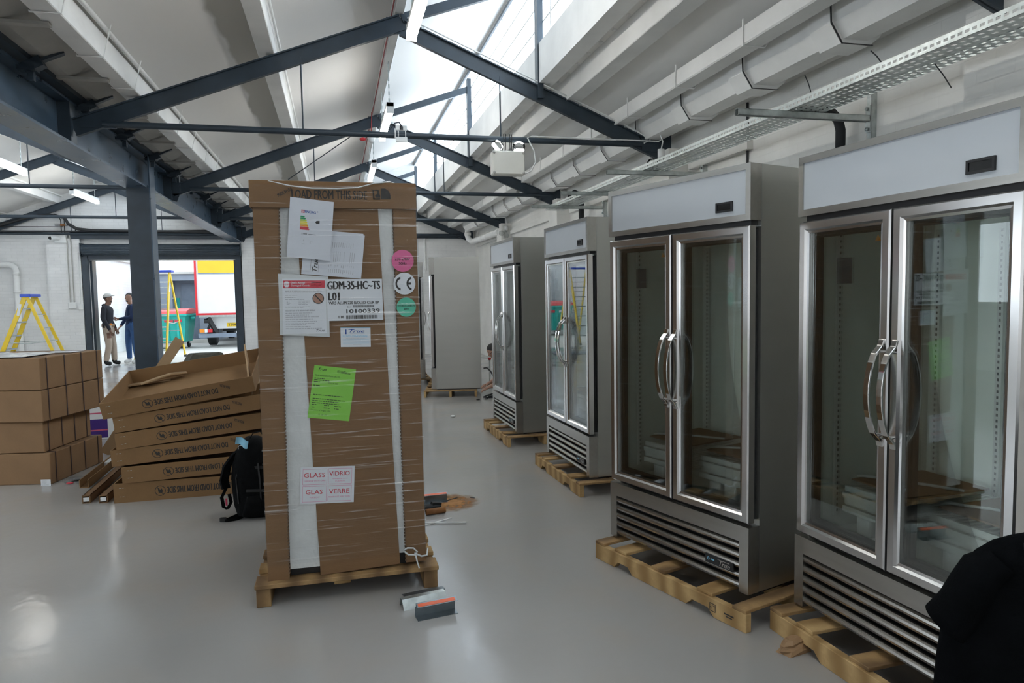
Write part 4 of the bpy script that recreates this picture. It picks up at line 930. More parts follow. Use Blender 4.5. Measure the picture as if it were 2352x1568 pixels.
lines(sp, m, (.505, .525, .565, .58, .62, .655, .69, .73, .77, .81, .83, .865, .90), .06, .94, .009, 7, (.45, 1)); prn('print_lines', m, 'ink_grey')
m = MB(); sp.disc(m, .82, .36, .13, .095); prn('photo_disc', m, 'skin'); m = MB(); sp.ring(m, .82, .36, .135, .10, .12, .0010); sp.poly(m, [(.73, .30), (.745, .285), (.91, .425), (.895, .44)], .0010); prn('photo_ring', m, 'ink')
m = MB(); sp.text(m, 'True', .76, .925, .96, .965, .0008, .01, .35); prn('lettering', m, 'ink')
# model label
sg, _ = label('model_label', [(-.046, 1.627), (.227, 1.626), (.225, 1.416), (-.045, 1.419)], 3.5952, 'paper_label')
m = MB(); sg.text(m, 'GDM-35-HC~TS', .02, .05, .96, .245, .0006, .035); sg.text(m, 'L01', .03, .32, .22, .505, .0006, .035); sg.text(m, 'WRS ALUM 220 B/OLED CE/R BP', .03, .535, .93, .605, .0006, .02); sg.text(m, '10100339', .34, .725, .94, .825, .0006, .03); sg.text(m, 'T18', .18, .88, .29, .945, .0006, .03)
rnd = random.Random(11); u = .33
while u < .90:
    b_ = rnd.choice((.006, .010, .016)); sg.rect(m, u, .875, u + b_, .965); u += b_ + rnd.choice((.005, .009))
u = .46
while u < .84: sg.rect(m, u, .635, u + .006, .685); u += .011
sg.text(m, 'B6-F', .36, .65, .43, .685); prn('lettering', m, 'ink')
# supplier label, green sheet, glass label
st_, _ = label('supplier_label', [(.015, 1.384), (.163, 1.380), (.163, 1.285), (.014, 1.286)], 3.6045, 'paper_label')
m = MB(); st_.text(m, 'True', .30, .10, .80, .25, .0006, .02, .4); st_.rect(m, .25, .07, .46, .10); st_.rect(m, .32, .28, .80, .295); st_.rect(m, .15, .10, .20, .34); prn('lettering', m, 'ink_blue')
m = MB(); st_.text(m, 'COVID-19 RESPONSE', .07, .39, .90, .48, .0006, .01); st_.rect(m, 0, 0, 1, .02)
for v in (.62, .68, .74, .80): st_.rect(m, .07, v, .95, v + .012)
prn('lettering', m, 'ink_cyan')
m = MB(); st_.text(m, 'TRUE REFRIGERATION', .18, .55, .82, .60, .0006, .0); st_.rect(m, .40, .87, .68, .88); prn('lettering', m, 'ink_grey')
sn, _ = label('green_sheet', [(-.117, 1.201), (.085, 1.170), (.045, .901), (-.160, .938)], 3.6045, 'paper_green')
m = MB(); sn.text(m, 'True', .11, .04, .30, .09, .0006, .02, .35); sn.text(m, 'TRUE REFRIGERATION UK LTD', .04, .17, .64, .20, .0006, .0); lines(sn, m, (.055, .075, .095), .56, .88, .010, 3); lines(sn, m, (.235, .265), .04, .42, .014, 4); sn.text(m, 'DN14 0BE', .38, .30, .62, .325, .0006, 0); lines(sn, m, (.30, .37), .04, .32, .014, 8)
sn.text(m, 'Country of origin: USA', .05, .83, .53, .865, .0006, .0); lines(sn, m, (.545, .62, .66, .70), .06, .92, .012, 9, (.7, 1)); lines(sn, m, (.735, .785), .06, .24, .013, 9); lines(sn, m, (.735, .785), .35, .50, .013, 5); lines(sn, m, (.735, .785), .60, .78, .013, 6); sn.text(m, '11  of  21', .25, .905, .43, .935, .0006, .0); prn('lettering', m, 'ink')
sv, _ = label('fragile_label', [(-.201, .687), (.063, .675), (.053, .482), (-.212, .500)], 3.6045, 'paper_label')
m = MB(); sv.text(m, 'GLASS', .06, .16, .45, .28, .0006, .01); sv.text(m, 'VIDRIO', .53, .13, .91, .25, .0006, .01); sv.text(m, 'GLAS', .10, .62, .41, .74, .0006, .01); sv.text(m, 'VERRE', .53, .62, .91, .74, .0006, .01)
prn('lettering', m, 'ink_red')
m = MB(); sv.text(m, 'HANDLE WITH CARE', .08, .355, .46, .395); sv.text(m, 'MANEJESE CON', .58, .32, .87, .355); sv.text(m, 'CUIDADO', .64, .38, .82, .415); sv.text(m, 'VORSICHT', .17, .81, .36, .85); sv.text(m, 'MANIPULEZ AVEC SOIN', .52, .81, .92, .85)
for (u0, v0, u1, v1) in ((.04, .05, .485, .48), (.51, .05, .95, .48), (.04, .52, .485, .95), (.51, .52, .95, .95)):
    for r_ in ((u0, v0, u1, v0 + .008), (u0, v1 - .008, u1, v1), (u0, v0, u0 + .005, v1), (u1 - .005, v0, u1, v1)): sv.rect(m, *r_)
prn('small_print', m, 'sticker_pink')
# round stickers
for (x, z, r_, mt, nm) in ((.334, 1.716, .056, 'sticker_pink', 'voltage_sticker'), (.340, 1.600, .056, 'paper_label', 'conformity_sticker'), (.346, 1.480, .049, 'sticker_green', 'gas_sticker')):
    sc = Sheet((x - r_, 3.5950, z + r_), (x + r_, 3.5950, z + r_), (x - r_, 3.5950, z - r_), (0, -1, 0)); m = MB(); sc.disc(m, .5, .5, .5, .5, .0, 32); m.build(nm, mt, bx, world=True)
    m = MB()
    if nm == 'voltage_sticker': sc.text(m, '230-240V', .15, .36, .83, .48, .0005, .02); sc.text(m, '50Hz', .32, .56, .68, .68, .0005, .02)
    elif nm == 'gas_sticker': sc.text(m, 'HYDROCARBON', .06, .36, .94, .48, .0005, .01); sc.text(m, 'gas', .38, .55, .62, .66, .0005, .01)
    else:
        sc.ring(m, .36, .5, .27, .31, .30, .0005, 16, R(100), R(260)); sc.ring(m, .86, .5, .27, .31, .30, .0005, 16, R(100), R(260)); sc.rect(m, .60, .45, .80, .55, .0005)
    prn('lettering', m, 'ink')
# stretch film round the carton, drooping loose edge over the lid, tied end at the foot
fx0, fx1, fy0, fy1 = -.396, .424, 3.570, 4.785
m = MB(); rings = []
for z, a_, b_, y_ in ((.20, -.3815, .4175, 3.5925), (1.0, -.3815, .416, 3.591), (1.66, -.3815, .415, 3.590), (1.74, -.3815, .414, 3.577), (1.955, -.3815, .413, 3.577), (1.98, -.3935, .4135, 3.577), (2.085, -.3935, .4135, 3.577)):
    rings.append([(a_, y_, z), (b_, y_, z), (b_, fy1, z), (a_, fy1, z)])
m.loft(rings, cap=False)
for i in range(len(m.sm)): m.sm[i] = False
fl = m.build('stretch_wrap', 'stretch_film', bx, world=True)
pts = [(-.30, 3.566, 2.10), (-.20, 3.565, 2.078), (-.10, 3.565, 2.068), (.02, 3.564, 2.068), (.12, 3.565, 2.075), (.20, 3.566, 2.098), (.28, 3.60, 2.112), (.34, 3.72, 2.115)]
MB().tube(pts, [.002, .003, .004, .0035, .003, .003, .004, .003], 6).build('film_edge', 'polythene', bx, world=True)
m = MB(); rnd = random.Random(5)
for k in range(9):
    m.ell((-.25 + .07 * k, 3.75 + .1 * rnd.random(), 2.108), (.06, .08, .012 + .012 * rnd.random()), 10, 6, (.1 * rnd.random(), .15 * rnd.uniform(-1, 1), rnd.random()))
m.build('film_bunch', 'polythene', bx, world=True)
m = MB(); m.tube([(.300, 3.586, .215), (.315, 3.558, .235), (.345, 3.556, .232), (.365, 3.558, .210), (.350, 3.556, .196), (.318, 3.557, .200), (.300, 3.566, .215)], .0045, 6); m.tube([(.35, 3.556, .205), (.385, 3.556, .185), (.415, 3.566, .183), (.426, 3.62, .2)], .005, 6); m.tube([(.355, 3.556, .20), (.362, 3.552, .16), (.372, 3.552, .125)], .004, 6)
m.build('film_knot', 'polythene', bx, world=True)
# ================================================================== STACKED CARTONS, TRAYS, CLUTTER
def carton(loc, rz, L_, D_, H, label, cat='box', sm='cardboard_carton', film_top=False):
    # local origin: front right bottom corner; body runs to -X and +Y
    t = thing('cardboard_box', label, cat, loc, rz, 'strapped boxes at the left edge')
    MB().box((-L_, 0, 0), (0, D_, H)).build('carton_body', sm, t, .006)
    MB().box((-L_, D_ / 2 - .003, H), (0, D_ / 2 + .003, H + .0012)).build('flap_seam', 'cardboard_dark', t)
    for k, f in enumerate((.09, .36, .63, .90)):
        y = D_ * f
        m = MB().ribbon([(.003, y, -.0), (.003, y, H + .002), (-.02, y, H + .003), (-L_ + .02, y, H + .003)], (0, .012, 0), .0016)
        m.build('strap', 'strap_dark', t)
    return t
carton((-2.385, 6.575, 0), R(-12), 1.15, .80, .265, 'bottom strapped box of the stack at the left edge')
carton((-2.430, 6.600, .270), R(-10), 1.15, .74, .262, 'strapped box second from the bottom of the left stack')
carton((-2.405, 6.545, .537), R(-14), 1.15, .88, .264, 'strapped box second from the top of the left stack')
tb = carton((-2.405, 6.540, .806), R(-14), 1.15, .88, .268, 'topmost strapped box of the left stack, polythene lying on it')
pv = thing('polythene_sheet', 'crumpled clear polythene lying on top of the left box stack', 'plastic', (-2.75, 6.86, 1.079), R(-14))
m = MB(); rnd = random.Random(4); n = 14; vs = []; fs = []
for i in range(n):
    for j in range(8): vs.append((-.45 + i * .055, -.22 + j * .06, .006 + .018 * rnd.random() * (1 if 0 < i < n - 1 and 0 < j < 7 else .1)))
for i in range(n - 1):
    for j in range(7): fs.append((i * 8 + j, i * 8 + 8 + j, i * 8 + 9 + j, i * 8 + j + 1))
m.add(vs, fs, True); m.build('sheet', 'polythene', pv)
pk = thing('packing_list', 'white packing list taped on the top left box', 'paper', (-2.45, 7.18, 1.0800), R(-14))
MB().box((-.14, -.10, 0), (.14, .10, .0015)).build('sheet', 'paper_label', pk)
m = MB(); s_ = Sheet((-.14, .10, .0015), (.14, .10, .0015), (-.14, -.10, .0015), (0, 0, 1)); lines(s_, m, (.2, .4, .6, .8), .1, .9, .05, 3); m.build('print_lines', 'ink_grey', pk)

def tray(loc, rot, label, L_=1.10, D_=.86, H=.135, t_=.007):
    t = thing('cardboard_tray', label, 'tray', loc, 0, 'upturned carton lids stacked behind the backpack', rot)
    cm = 'cardboard_tray'
    MB().box((0, 0, 0), (L_, D_, t_)).build('base_panel', cm, t)
    MB().box((0, 0, t_), (L_, t_, H)).build('side_panel', cm, t)
    MB().box((0, D_ - t_, t_), (L_, D_, H)).build('side_panel', cm, t)
    MB().box((0, t_, t_), (t_, D_ - t_, H)).build('side_panel', cm, t)
    MB().box((L_ - t_, t_, t_), (L_, D_ - t_, H)).build('side_panel', cm, t)
    for x in (.0, L_ - .16): MB().box((x + .008, t_, t_ + .002), (x + .15, t_ + .004, H - .004)).build('glued_flap', cm, t)
    # printed wording is upside down because the lids are upturned
    s_ = Sheet((L_, -.0005, 0), (0, -.0005, 0), (L_, -.0005, H), (0, -1, 0)); m = MB()
    s_.text(m, 'DO NOT LOAD FROM THIS SIDE', .245, .32, .66, .66, .0005, .02)
    m.build('lettering', 'ink', t); m = MB()
    s_.ring(m, .705, .48, .035, .27, .12, .0005); s_.poly(m, [(.685, .30), (.69, .28), (.727, .66), (.722, .68)], .0005)
    s_.poly(m, [(.688, .42), (.70, .36), (.715, .38), (.72, .55), (.712, .62), (.706, .52), (.698, .60), (.692, .55)], .0008)
    m.build('no_lift_emblem', 'ink', t); m = MB()
    Sheet(s_.p(.165, .45), s_.p(.225, .72), s_.p(.160, .62), (0, -1, 0)).text(m, 'MADE IN USA', 0, 0, 1, 1, .0005, .01)
    m.build('small_print', 'ink', t)
    st = MB()
    for x in (.04, .06): st.box((x, -.001, H * .3), (x + .012, 0, H * .3 + .003)).box((x, -.001, H * .75), (x + .012, 0, H * .75 + .003))
    st.build('staples', 'galvanised', t)
    return t
tray((-1.690, 5.790, 0), (0, 0, 0), 'bottom cardboard tray of the stack, flat on the floor', H=.15)
tray((-1.620, 5.770, .152), (0, R(-1.8), R(1)), 'second cardboard tray from the floor', H=.125)
tray((-1.690, 5.790, .282), (0, R(-3.8), R(0)), 'third cardboard tray from the floor', H=.125)
tray((-1.650, 5.780, .410), (0, R(-5.4), R(1)), 'third cardboard tray from the top of the stack', H=.125)
tray((-1.655, 5.785, .540), (0, R(-6.8), R(-1)), 'second cardboard tray from the top of the stack', H=.120)
tt = tray((-1.725, 5.770, .650), (R(11), R(-8.5), R(-1)), 'top open cardboard tray, tilted, with a blue wrapper inside', H=.125)
MB().bar((1.06, .06, .02), (.98, .78, .14), .012, .13).build('fold_flap', 'cardboard_light', tt)
# things lying in and on the top tray
bw = thing('plastic_wrapper', 'small crumpled blue and white wrapper in the top tray', 'wrapper', (-.92, 6.05, .80), R(25))
MB().ell((0, 0, .02), (.07, .025, .02), 10, 6).ell((.05, .02, .03), (.03, .02, .018), 8, 5).build('blue_part', 'blue_wrap', bw)
MB().ell((.01, -.01, .035), (.045, .018, .014), 8, 5).ell((-.04, .0, .03), (.02, .02, .015), 8, 5).build('white_part', 'plastic_white', bw)
fp_ = thing('cardboard_flap', 'torn corrugated flap lying across the left end of the top tray', 'cardboard', (-1.62, 6.55, .83))
MB().obox((0, 0, 0), (.42, .16, .012), (0, R(-6), R(5))).build('sheet', 'cardboard_light', fp_)
fp_ = thing('cardboard_flap', 'curled corrugated flap lying over the torn one on the top tray', 'cardboard', (-1.50, 6.42, .855))
MB().ribbon([(-.12, 0, -.02), (.0, .05, .02), (.10, .08, .05), (.22, .10, .055)], (-.03, .10, 0), .010).build('sheet', 'cardboard_light', fp_)
# flattened packaging heap between the trays and the column
hp = thing('packaging_heap_box', 'large pale open carton standing behind the top tray', 'box', (-1.42, 7.42, 0), R(2))
MB().box((0, 0, 0), (1.05, .55, .895)).build('carton_body', 'cardboard_light', hp, .006)
MB().add([(0, 0, .895), (1.05, 0, .895), (1.05, -.15, .965), (.05, -.15, .945)], [(0, 1, 2, 3)]).add([(0, .0, .890), (1.05, 0, .890), (1.05, -.15, .960), (.05, -.15, .940)], [(3, 2, 1, 0)]).build('flap', 'cardboard_light', hp)
dk = thing('dark_sacking', 'crumpled dark green packing sheet heaped on boxes by the column', 'sheet', (-1.45, 8.40, 0))
m = MB(); rnd = random.Random(9); rings = []
for k in range(7):
    f = k / 6; r_ = .34 * (1 - .55 * f); rings.append([(r_ * cos(2 * pi * j / 10) * (1.15 + .25 * rnd.uniform(-1, 1)), .6 * r_ * sin(2 * pi * j / 10) * (1 + .2 * rnd.uniform(-1, 1)), f * .93 + .03 * rnd.uniform(-1, 1) * (k > 0)) for j in range(10)])
rings[0] = [(p[0], p[1], 0) for p in rings[0]]
m.loft(rings)
for i in range(len(m.sm)): m.sm[i] = False
m.build('sheet', 'cardboard_dark', dk)
ln = thing('leaning_plank', 'brown cardboard edge plank leaning up beside the steel column', 'plank', (-1.95, 7.70, 0))
MB().bar((-.35, -.02, .012), (.33, .30, 1.12), .10, .022, up=(0, 1, 0)).build('plank', 'cardboard_light', ln)
wb_ = thing('wood_block_box', 'small tan box poking up behind the right end of the trays', 'box', (-.98, 7.08, 0), R(-5))
MB().box((0, 0, 0), (.22, .25, 1.0)).build('carton_body', 'cardboard_light', wb_, .004)
MB().add([(.12, 0, 1.0), (.22, 0, 1.0), (.27, -.02, 1.06)], [(0, 1, 2)]).build('flap', 'cardboard_light', wb_)
gs = thing('grey_board', 'flat grey sheet lying on the floor near the roller door', 'sheet', (-2.9, 16.6, 0), R(15))
MB().box((-.5, -.4, 0), (.5, .4, .012)).build('sheet', 'facade_grey', gs)
# strips on the floor
for i, (a, b, wd, ht, l) in enumerate((((-1.90, 5.86, .03), (-1.96, 7.75, .03), .055, .06, 'long cardboard corner post lying on the floor, left of the tray stack'), ((-1.775, 5.83, .03), (-1.80, 7.6, .03), .06, .06, 'long cardboard corner post lying on the floor, next to the bottom tray'),
        ((-2.07, 6.35, .035), (-1.95, 7.95, .16), .07, .07, 'open cardboard angle leaning on the other floor strips by the left boxes'))):
    t = thing('corner_post_strip', l, 'strip', a)
    d = Vector(b) - Vector(a)
    m = MB(); L2 = d.length
    M = Matrix.Translation((0, 0, 0)) @ d.to_track_quat('Y', 'Z').to_matrix().to_4x4()
    m.box((-wd / 2, 0, -ht / 2), (wd / 2, L2, -ht / 2 + .006)).box((-wd / 2, 0, -ht / 2), (-wd / 2 + .006, L2, ht / 2)).box((wd / 2 - .006, 0, -ht / 2), (wd / 2, L2, ht / 2))
    if i < 2: m.box((-wd / 2, 0, ht / 2 - .006), (wd / 2, L2, ht / 2))
    m.tf(M).build('cardboard_angle', 'cardboard_tray' if i == 2 else 'cardboard', t)
    if i < 2: MB().box((-.02, -.002, -.015), (.02, .0, .015)).tf(M).build('end_label', 'plastic_white', t)
    if i == 2: MB().box((-wd / 2 + .008, .5, -ht / 2 + .008), (wd / 2 - .008, 1.2, ht / 2 - .01)).tf(M).build('foam_lining', 'foam', t)
pb = thing('printed_carton', 'white and purple printed carton with pink straps behind the left stack', 'box', (-2.62, 8.55, 0), R(8))
MB().box((-.30, 0, 0), (.10, .45, .42)).build('carton_body', 'plastic_white', pb, .005)
MB().box((-.301, -.0012, .02), (.101, .0, .23)).build('purple_panel', 'purple_print', pb)
for z in (.10, .29): MB().box((-.303, -.003, z), (.103, -.0013, z + .014)).build('strap', 'pink_strap', pb)
rnd = random.Random(12)
cbm = thing('cable_coil', 'loose black cable coil lying between the left boxes and trays', 'cable', (-2.20, 8.9, 0))
pts = [(.16 * cos(t * .62) * (1 + .1 * sin(t)), .12 * sin(t * .62), .012 + .010 * (t % 5)) for t in range(46)]
MB().tube(pts, .010, 6).build('coil', 'black_rubber', cbm)
MB().tube([(.1, 0, .03), (.25, .0, .28), (.40, .05, .36), (.52, .1, .30)], .010, 6).build('loose_end', 'black_rubber', cbm)
cp = thing('crumpled_film', 'crumpled clear film with red print on floor below the left boxes', 'plastic', (-2.25, 6.62, 0))
m = MB()
for k in range(6): m.ell((rnd.uniform(-.06, .14), rnd.uniform(-.12, .10), .018), (.07, .05, .016 + .014 * rnd.random()), 8, 5, (0, .2 * rnd.random(), rnd.random() * 3))
m.build('film', 'stretch_film', cp); MB().ell((.02, -.10, .012), (.03, .015, .008), 8, 5).build('print', 'ink_red', cp)
t = thing('shipping_label', 'white shipping label at the foot of the left box stack', 'label', (-2.42, 6.545, 0), R(-12)); MB().box((-.03, -.012, 0), (.05, -.010, .055)).build('sheet', 'paper_label', t)
m = MB(); s_ = Sheet((-.03, -.012, .055), (.05, -.012, .055), (-.03, -.012, 0), (0, -1, 0)); lines(s_, m, (.2, .4, .6, .8), .1, .9, .06, 3); m.build('print_lines', 'ink_grey', t)

# ------------------------------------------------------------------ backpack and face mask
bk = thing('backpack', 'black backpack with dangling straps standing in front of the trays', 'backpack', (-.585, 5.22, 0))
def sup(a, b, n=20, e=.6):
    return [((abs(cos(2 * pi * k / n)) ** e) * (1 if cos(2 * pi * k / n) > 0 else -1) * a, (abs(sin(2 * pi * k / n)) ** e) * (1 if sin(2 * pi * k / n) > 0 else -1) * b) for k in range(n)]
rings = []
for z, a, b, ox in ((0, .12, .12, .02), (.02, .155, .15, .01), (.10, .165, .165, .0), (.25, .165, .17, -.01), (.38, .15, .165, -.015), (.46, .125, .15, -.02), (.52, .085, .12, -.025), (.55, .045, .07, -.03)):
    rings.append([(x + ox, y, z) for x, y in sup(a, b)])
MB().loft(rings).build('bag_body', 'fabric_black', bk)
rings = []
for z, a, b in ((.03, .05, .12), (.10, .07, .14), (.22, .065, .14), (.30, .03, .11)): rings.append([(x + .125, y, z) for x, y in sup(a, b)])
MB().loft(rings).build('front_pocket', 'fabric_black', bk)
MB().ribbon([(-.07, -.06, .50), (-.13, -.09, .46), (-.19, -.10, .38), (-.215, -.10, .28), (-.205, -.10, .22)], (.045, .035, .0), .020).build('shoulder_strap', 'fabric_black', bk)
MB().ribbon([(-.06, .06, .50), (-.11, .08, .44), (-.155, .08, .34), (-.165, .08, .24), (-.15, .08, .17)], (.045, .035, .0), .020).build('shoulder_strap', 'fabric_black', bk)
MB().ribbon([(-.205, -.10, .22), (-.235, -.10, .16), (-.225, -.10, .09), (-.20, -.10, .075), (-.175, -.10, .12), (-.185, -.10, .18)], (.020, .012, .0), .005).build('strap_webbing', 'fabric_black', bk)
MB().ribbon([(-.15, .08, .17), (-.165, .06, .10), (-.13, .02, .05), (-.10, .0, .03)], (.02, .014, .0), .005).build('strap_webbing', 'fabric_black', bk)
MB().ribbon([(-.09, -.08, .03), (-.15, -.11, .02), (-.20, -.13, .006), (-.235, -.14, .004), (-.20, -.16, .006), (-.14, -.14, .006), (-.10, -.10, .01)], (0, .0, .028), .004).build('hip_strap', 'fabric_black', bk)
MB().obox((-.225, -.145, .016), (.045, .02, .03)).build('buckle', 'black_plastic', bk, .004)
MB().obox((-.205, -.10, .125), (.012, .008, .05)).build('strap_tab', 'bag_red', bk)
MB().ribbon([(-.10, -.125, .44), (-.13, -.15, .30), (-.12, -.155, .12)], (.006, .0, .0), .006).build('zip_line', 'black_plastic', bk)
MB().ribbon([(.02, -.170, .40), (.03, -.180, .25), (.03, -.170, .08)], (.010, .0, .0), .006).build('zip_line', 'black_plastic', bk)
MB().ribbon([(-.155, -.10, .20), (-.06, -.165, .21), (.06, -.178, .205), (.16, -.12, .20)], (0, .0, .02), .005).build('compression_strap', 'black_rubber', bk)
MB().ribbon([(-.14, -.10, .36), (-.05, -.16, .37), (.06, -.165, .365), (.13, -.12, .36)], (0, .0, .02), .005).build('compression_strap', 'black_rubber', bk)
MB().loft([[(x * .9 - .01, -.15 + y * .3, z) for x, y in sup(.10 - .02 * k, .10)] for k, z in enumerate((.03, .10, .17))]).build('side_pocket', 'fabric_black', bk)
MB().ribbon([(-.05, -.02, .535), (-.02, -.03, .585), (.03, -.03, .595), (.055, -.02, .55)], (0, .022, 0), .006).build('grab_handle', 'fabric_black', bk)
MB().ribbon([(.055, -.03, .56), (.062, -.04, .51), (.075, -.06, .46)], (.012, 0, 0), .004).build('zip_pull', 'bag_red', bk)
mk = thing('face_mask', 'pale blue disposable face mask on top of the black backpack', 'mask', (-.665, 5.10, .545), R(-10), rot=(R(25), R(18), R(-10)))
m = MB(); vs = []; fs = []
for i in range(7):
    for j in range(5): vs.append((-.045 + i * .015, -.012 + .012 * sin(i * .9), -.03 + j * .016 + .004 * sin(i + j)))
for i in range(6):
    for j in range(4): fs.append((i * 5 + j, i * 5 + 5 + j, i * 5 + 6 + j, i * 5 + j + 1))
m.add(vs, fs, True); m.add([(v[0], v[1] + .004, v[2]) for v in vs], [f[::-1] for f in fs], True); m.build('mask_panel', 'mask_blue', mk)
MB().tube([(0 + .02 * sin(t), -.014, -.045 + .022 * cos(t)) for t in [k * 2 * pi / 12 for k in range(13)]], .0018, 5).build('ear_loop', 'plastic_white', mk)

# ------------------------------------------------------------------ metal brackets and offcuts on the floor
def angle_bracket(loc, rz, label, orange):
    t = thing('metal_bracket', label, 'bracket', loc, rz)
    if not orange:
        MB().prism([(0, 0), (.028, .045), (.060, .045), (.075, 0), (.073, 0), (.058, .0432), (.029, .0432), (.002, 0)], 'x', 0, .225).build('bent_plate', 'galvanised', t)
        MB().prism([(.075, 0), (.058, .045), (.105, .040), (.105, .038), (.06, .043)], 'x', .02, .235).build('flange', 'bracket_steel', t)
    else:
        MB().box((0, 0, 0), (.20, .055, .002)).box((0, .053, 0), (.20, .055, .05)).build('bent_plate', 'bracket_steel', t)
        MB().prism([(.020, .056), (.056, .066), (.056, .0645), (.020, .0545)], 'x', .005, .205).box((.005, .050, .045), (.205, .056, .064)).build('top_flange', 'bracket_steel', t)
        MB().prism([(.024, .0578), (.046, .0638), (.046, .0645), (.024, .0585)], 'x', .01, .195).build('adhesive_strip', 'orange_tape', t)
    return t
angle_bracket((.270, 3.345, 0), R(11), 'bright folded metal bracket lying on the floor near the carton pallet', False)
angle_bracket((.325, 3.215, 0), R(9), 'metal bracket with orange adhesive strip on the floor', True)
b2 = angle_bracket((.56, 5.05, 0), R(4), 'metal bracket with orange strip beside the foot of the wrapped carton', True)
ob = thing('offcut_pile_block', 'dark rubber offcut lying in front of the far bracket', 'offcut', (.60, 4.93, 0))
MB().ell((.0, 0, .018), (.09, .035, .018), 12, 6).obox((.05, .01, .03), (.07, .04, .03), (0, .2, .3)).build('rubber_piece', 'black_rubber', ob)
tb_ = thing('cardboard_tube', 'short orange brown tube end lying on the floor', 'tube', (.56, 4.80, .022), R(8))
MB().lathe([(.016, 0), (.021, 0), (.021, .14), (.016, .14), (.016, 0)], (0, 0, 0), 14, 'x').build('tube_wall', 'rust_brown', tb_)
sd = tag(MB().box((-.28, -.25, 0), (.28, .25, .0012)).build('sawdust', 'drill_dust'), 'patch of orange brown drilling dust on the floor', 'dust', kind='stuff'); sd.location = (.76, 5.05, .0004)
cf_ = thing('crumpled_film', 'crumpled clear film beside the dust on the floor', 'plastic', (.68, 5.17, 0)); MB().ell((0, 0, .012), (.06, .03, .012), 10, 5).ell((.06, .02, .015), (.03, .02, .015), 8, 5).build('film', 'polythene', cf_)
for (a, b, l) in (((.48, 4.56), (.72, 4.68), 'thin white plastic strip on the floor pointing away from the carton'), ((.47, 4.63), (.80, 4.545), 'thin white plastic strip on the floor crossing the other one')):
    t = thing('plastic_strip', l, 'strip', (a[0], a[1], 0)); z = .003 if 'crossing' not in l else .009
    MB().bar((0, 0, z), (b[0] - a[0], b[1] - a[1], z), .012, .005).build('strip', 'plastic_white', t)
t = thing('drill_bit', 'thin dark rod lying in the drilling dust', 'rod', (.74, 5.08, .004)); MB().tube([(0, 0, .002), (.10, .06, .002)], .003, 6).build('rod', 'steel_dark', t)
t = thing('screw', 'short dark screw on the floor past the dust', 'screw', (.94, 5.12, .004)); MB().tube([(0, 0, 0), (.025, -.025, 0)], .004, 6).build('shank', 'steel_dark', t); MB().ell((0, 0, 0), (.006, .006, .004), 8, 5).build('head', 'steel_dark', t)
t = thing('foam_crumb', 'small white foam crumb alone on the aisle floor', 'foam', (1.375, 8.63, 0)); MB().ell((0, 0, .014), (.032, .022, .014), 10, 6).ell((.02, .01, .012), (.018, .015, .012), 8, 5).build('crumb', 'foam', t)
for (x, y, l) in ((1.96, 9.92, 'small black plug lying left of the crouching man'), (2.09, 9.95, 'small black plug lying nearer the crouching man')):
    t = thing('plug_piece', l, 'plug', (x, y, 0), .2); MB().obox((0, 0, .008), (.05, .025, .016)).build('plug_body', 'black_plastic', t, .004)
pc = thing('power_cord', 'black power cord looping from the far fridge to a coil on floor', 'cord', (2.14, 10.35, 0))
MB().tube([(.0, .0, .42), (.05, -.02, .425), (.10, -.05, .37), (.16, -.1, .24), (.18, -.14, .16), (.15, -.18, .06), (0, -.22, .03), (-.06, -.24, .012), (.0, -.30, .010), (.16, -.30, .010), (.26, -.24, .012), (.16, -.20, .02), (.02, -.24, .02), (.05, -.29, .025), (.2, -.28, .025), (.4, -.26, .01)], .011, 6).build('cord', 'black_rubber', pc)

# ------------------------------------------------------------------ black shirt over a chair back at the right edge
ch = thing('folding_chair', 'chair under the black shirt at the right picture edge', 'chair', (1.53, 1.08, 0), R(-46))
MB().box((-.19, -.012, .55), (.19, .012, .93)).build('backrest', 'black_plastic', ch, .006)
MB().box((-.20, .05, .43), (.20, .46, .46)).build('seat', 'black_plastic', ch, .008)
for sx in (-1, 1):
    MB().tube([(sx * .195, .40, 0), (sx * .195, .02, .86)], .012, 8).build('leg', 'steel_dark', ch)
    MB().tube([(sx * .185, .0, 0), (sx * .185, .40, .44)], .012, 8).build('leg', 'steel_dark', ch)
sh = thing('black_shirt', 'black T-shirt draped over a chair back at the bottom right corner', 'shirt', (1.53, 1.08, 0), R(-46))
def oval(cx, cz, hw, hd, n=28, wob=0.0): return [((hw + wob * sin(5 * k)) * cos(2 * pi * k / n) + cx, (hd + wob * cos(4 * k)) * sin(2 * pi * k / n), cz) for k in range(n)]
rings = [oval(0, .40, .300, .085, wob=.006), oval(0, .55, .293, .082, wob=.004), oval(0, .69, .287, .08), oval(0, .76, .279, .078), oval(0, .82, .268, .076), oval(0, .87, .255, .072), oval(0, .91, .240, .068), oval(0, .945, .218, .062), oval(0, .970, .190, .056), oval(0, .988, .155, .050), oval(0, 1.002, .118, .045), oval(0, 1.010, .090, .041), oval(0, 1.016, .082, .038), oval(0, 1.004, .074, .032), oval(0, .96, .07, .028)]
MB().loft(rings).build('shirt_body', 'shirt_black', sh)
for sx in (-1, 1):
    rings = []
    for (cx, cz, r1, r2) in ((.165, .935, .035, .055), (.205, .90, .045, .064), (.225, .850, .050, .066), (.245, .805, .050, .062), (.262, .778, .051, .058), (.270, .765, .052, .056), (.268, .769, .045, .05), (.25, .80, .03, .03)):
        c = Vector((sx * cx, -.010, cz)); pv_ = Vector((sx * .80, 0, .60))
        rings.append([c + pv_ * r1 * cos(2 * pi * k / 20) + Vector((0, 1, 0)) * r2 * sin(2 * pi * k / 20) for k in range(20)])
    MB().loft(rings).build('sleeve', 'shirt_black', sh)
MB().obox((-.118, -.047, .983), (.030, .003, .013), (R(-25), 0, 0)).build('neck_tag', 'facade_grey', sh)

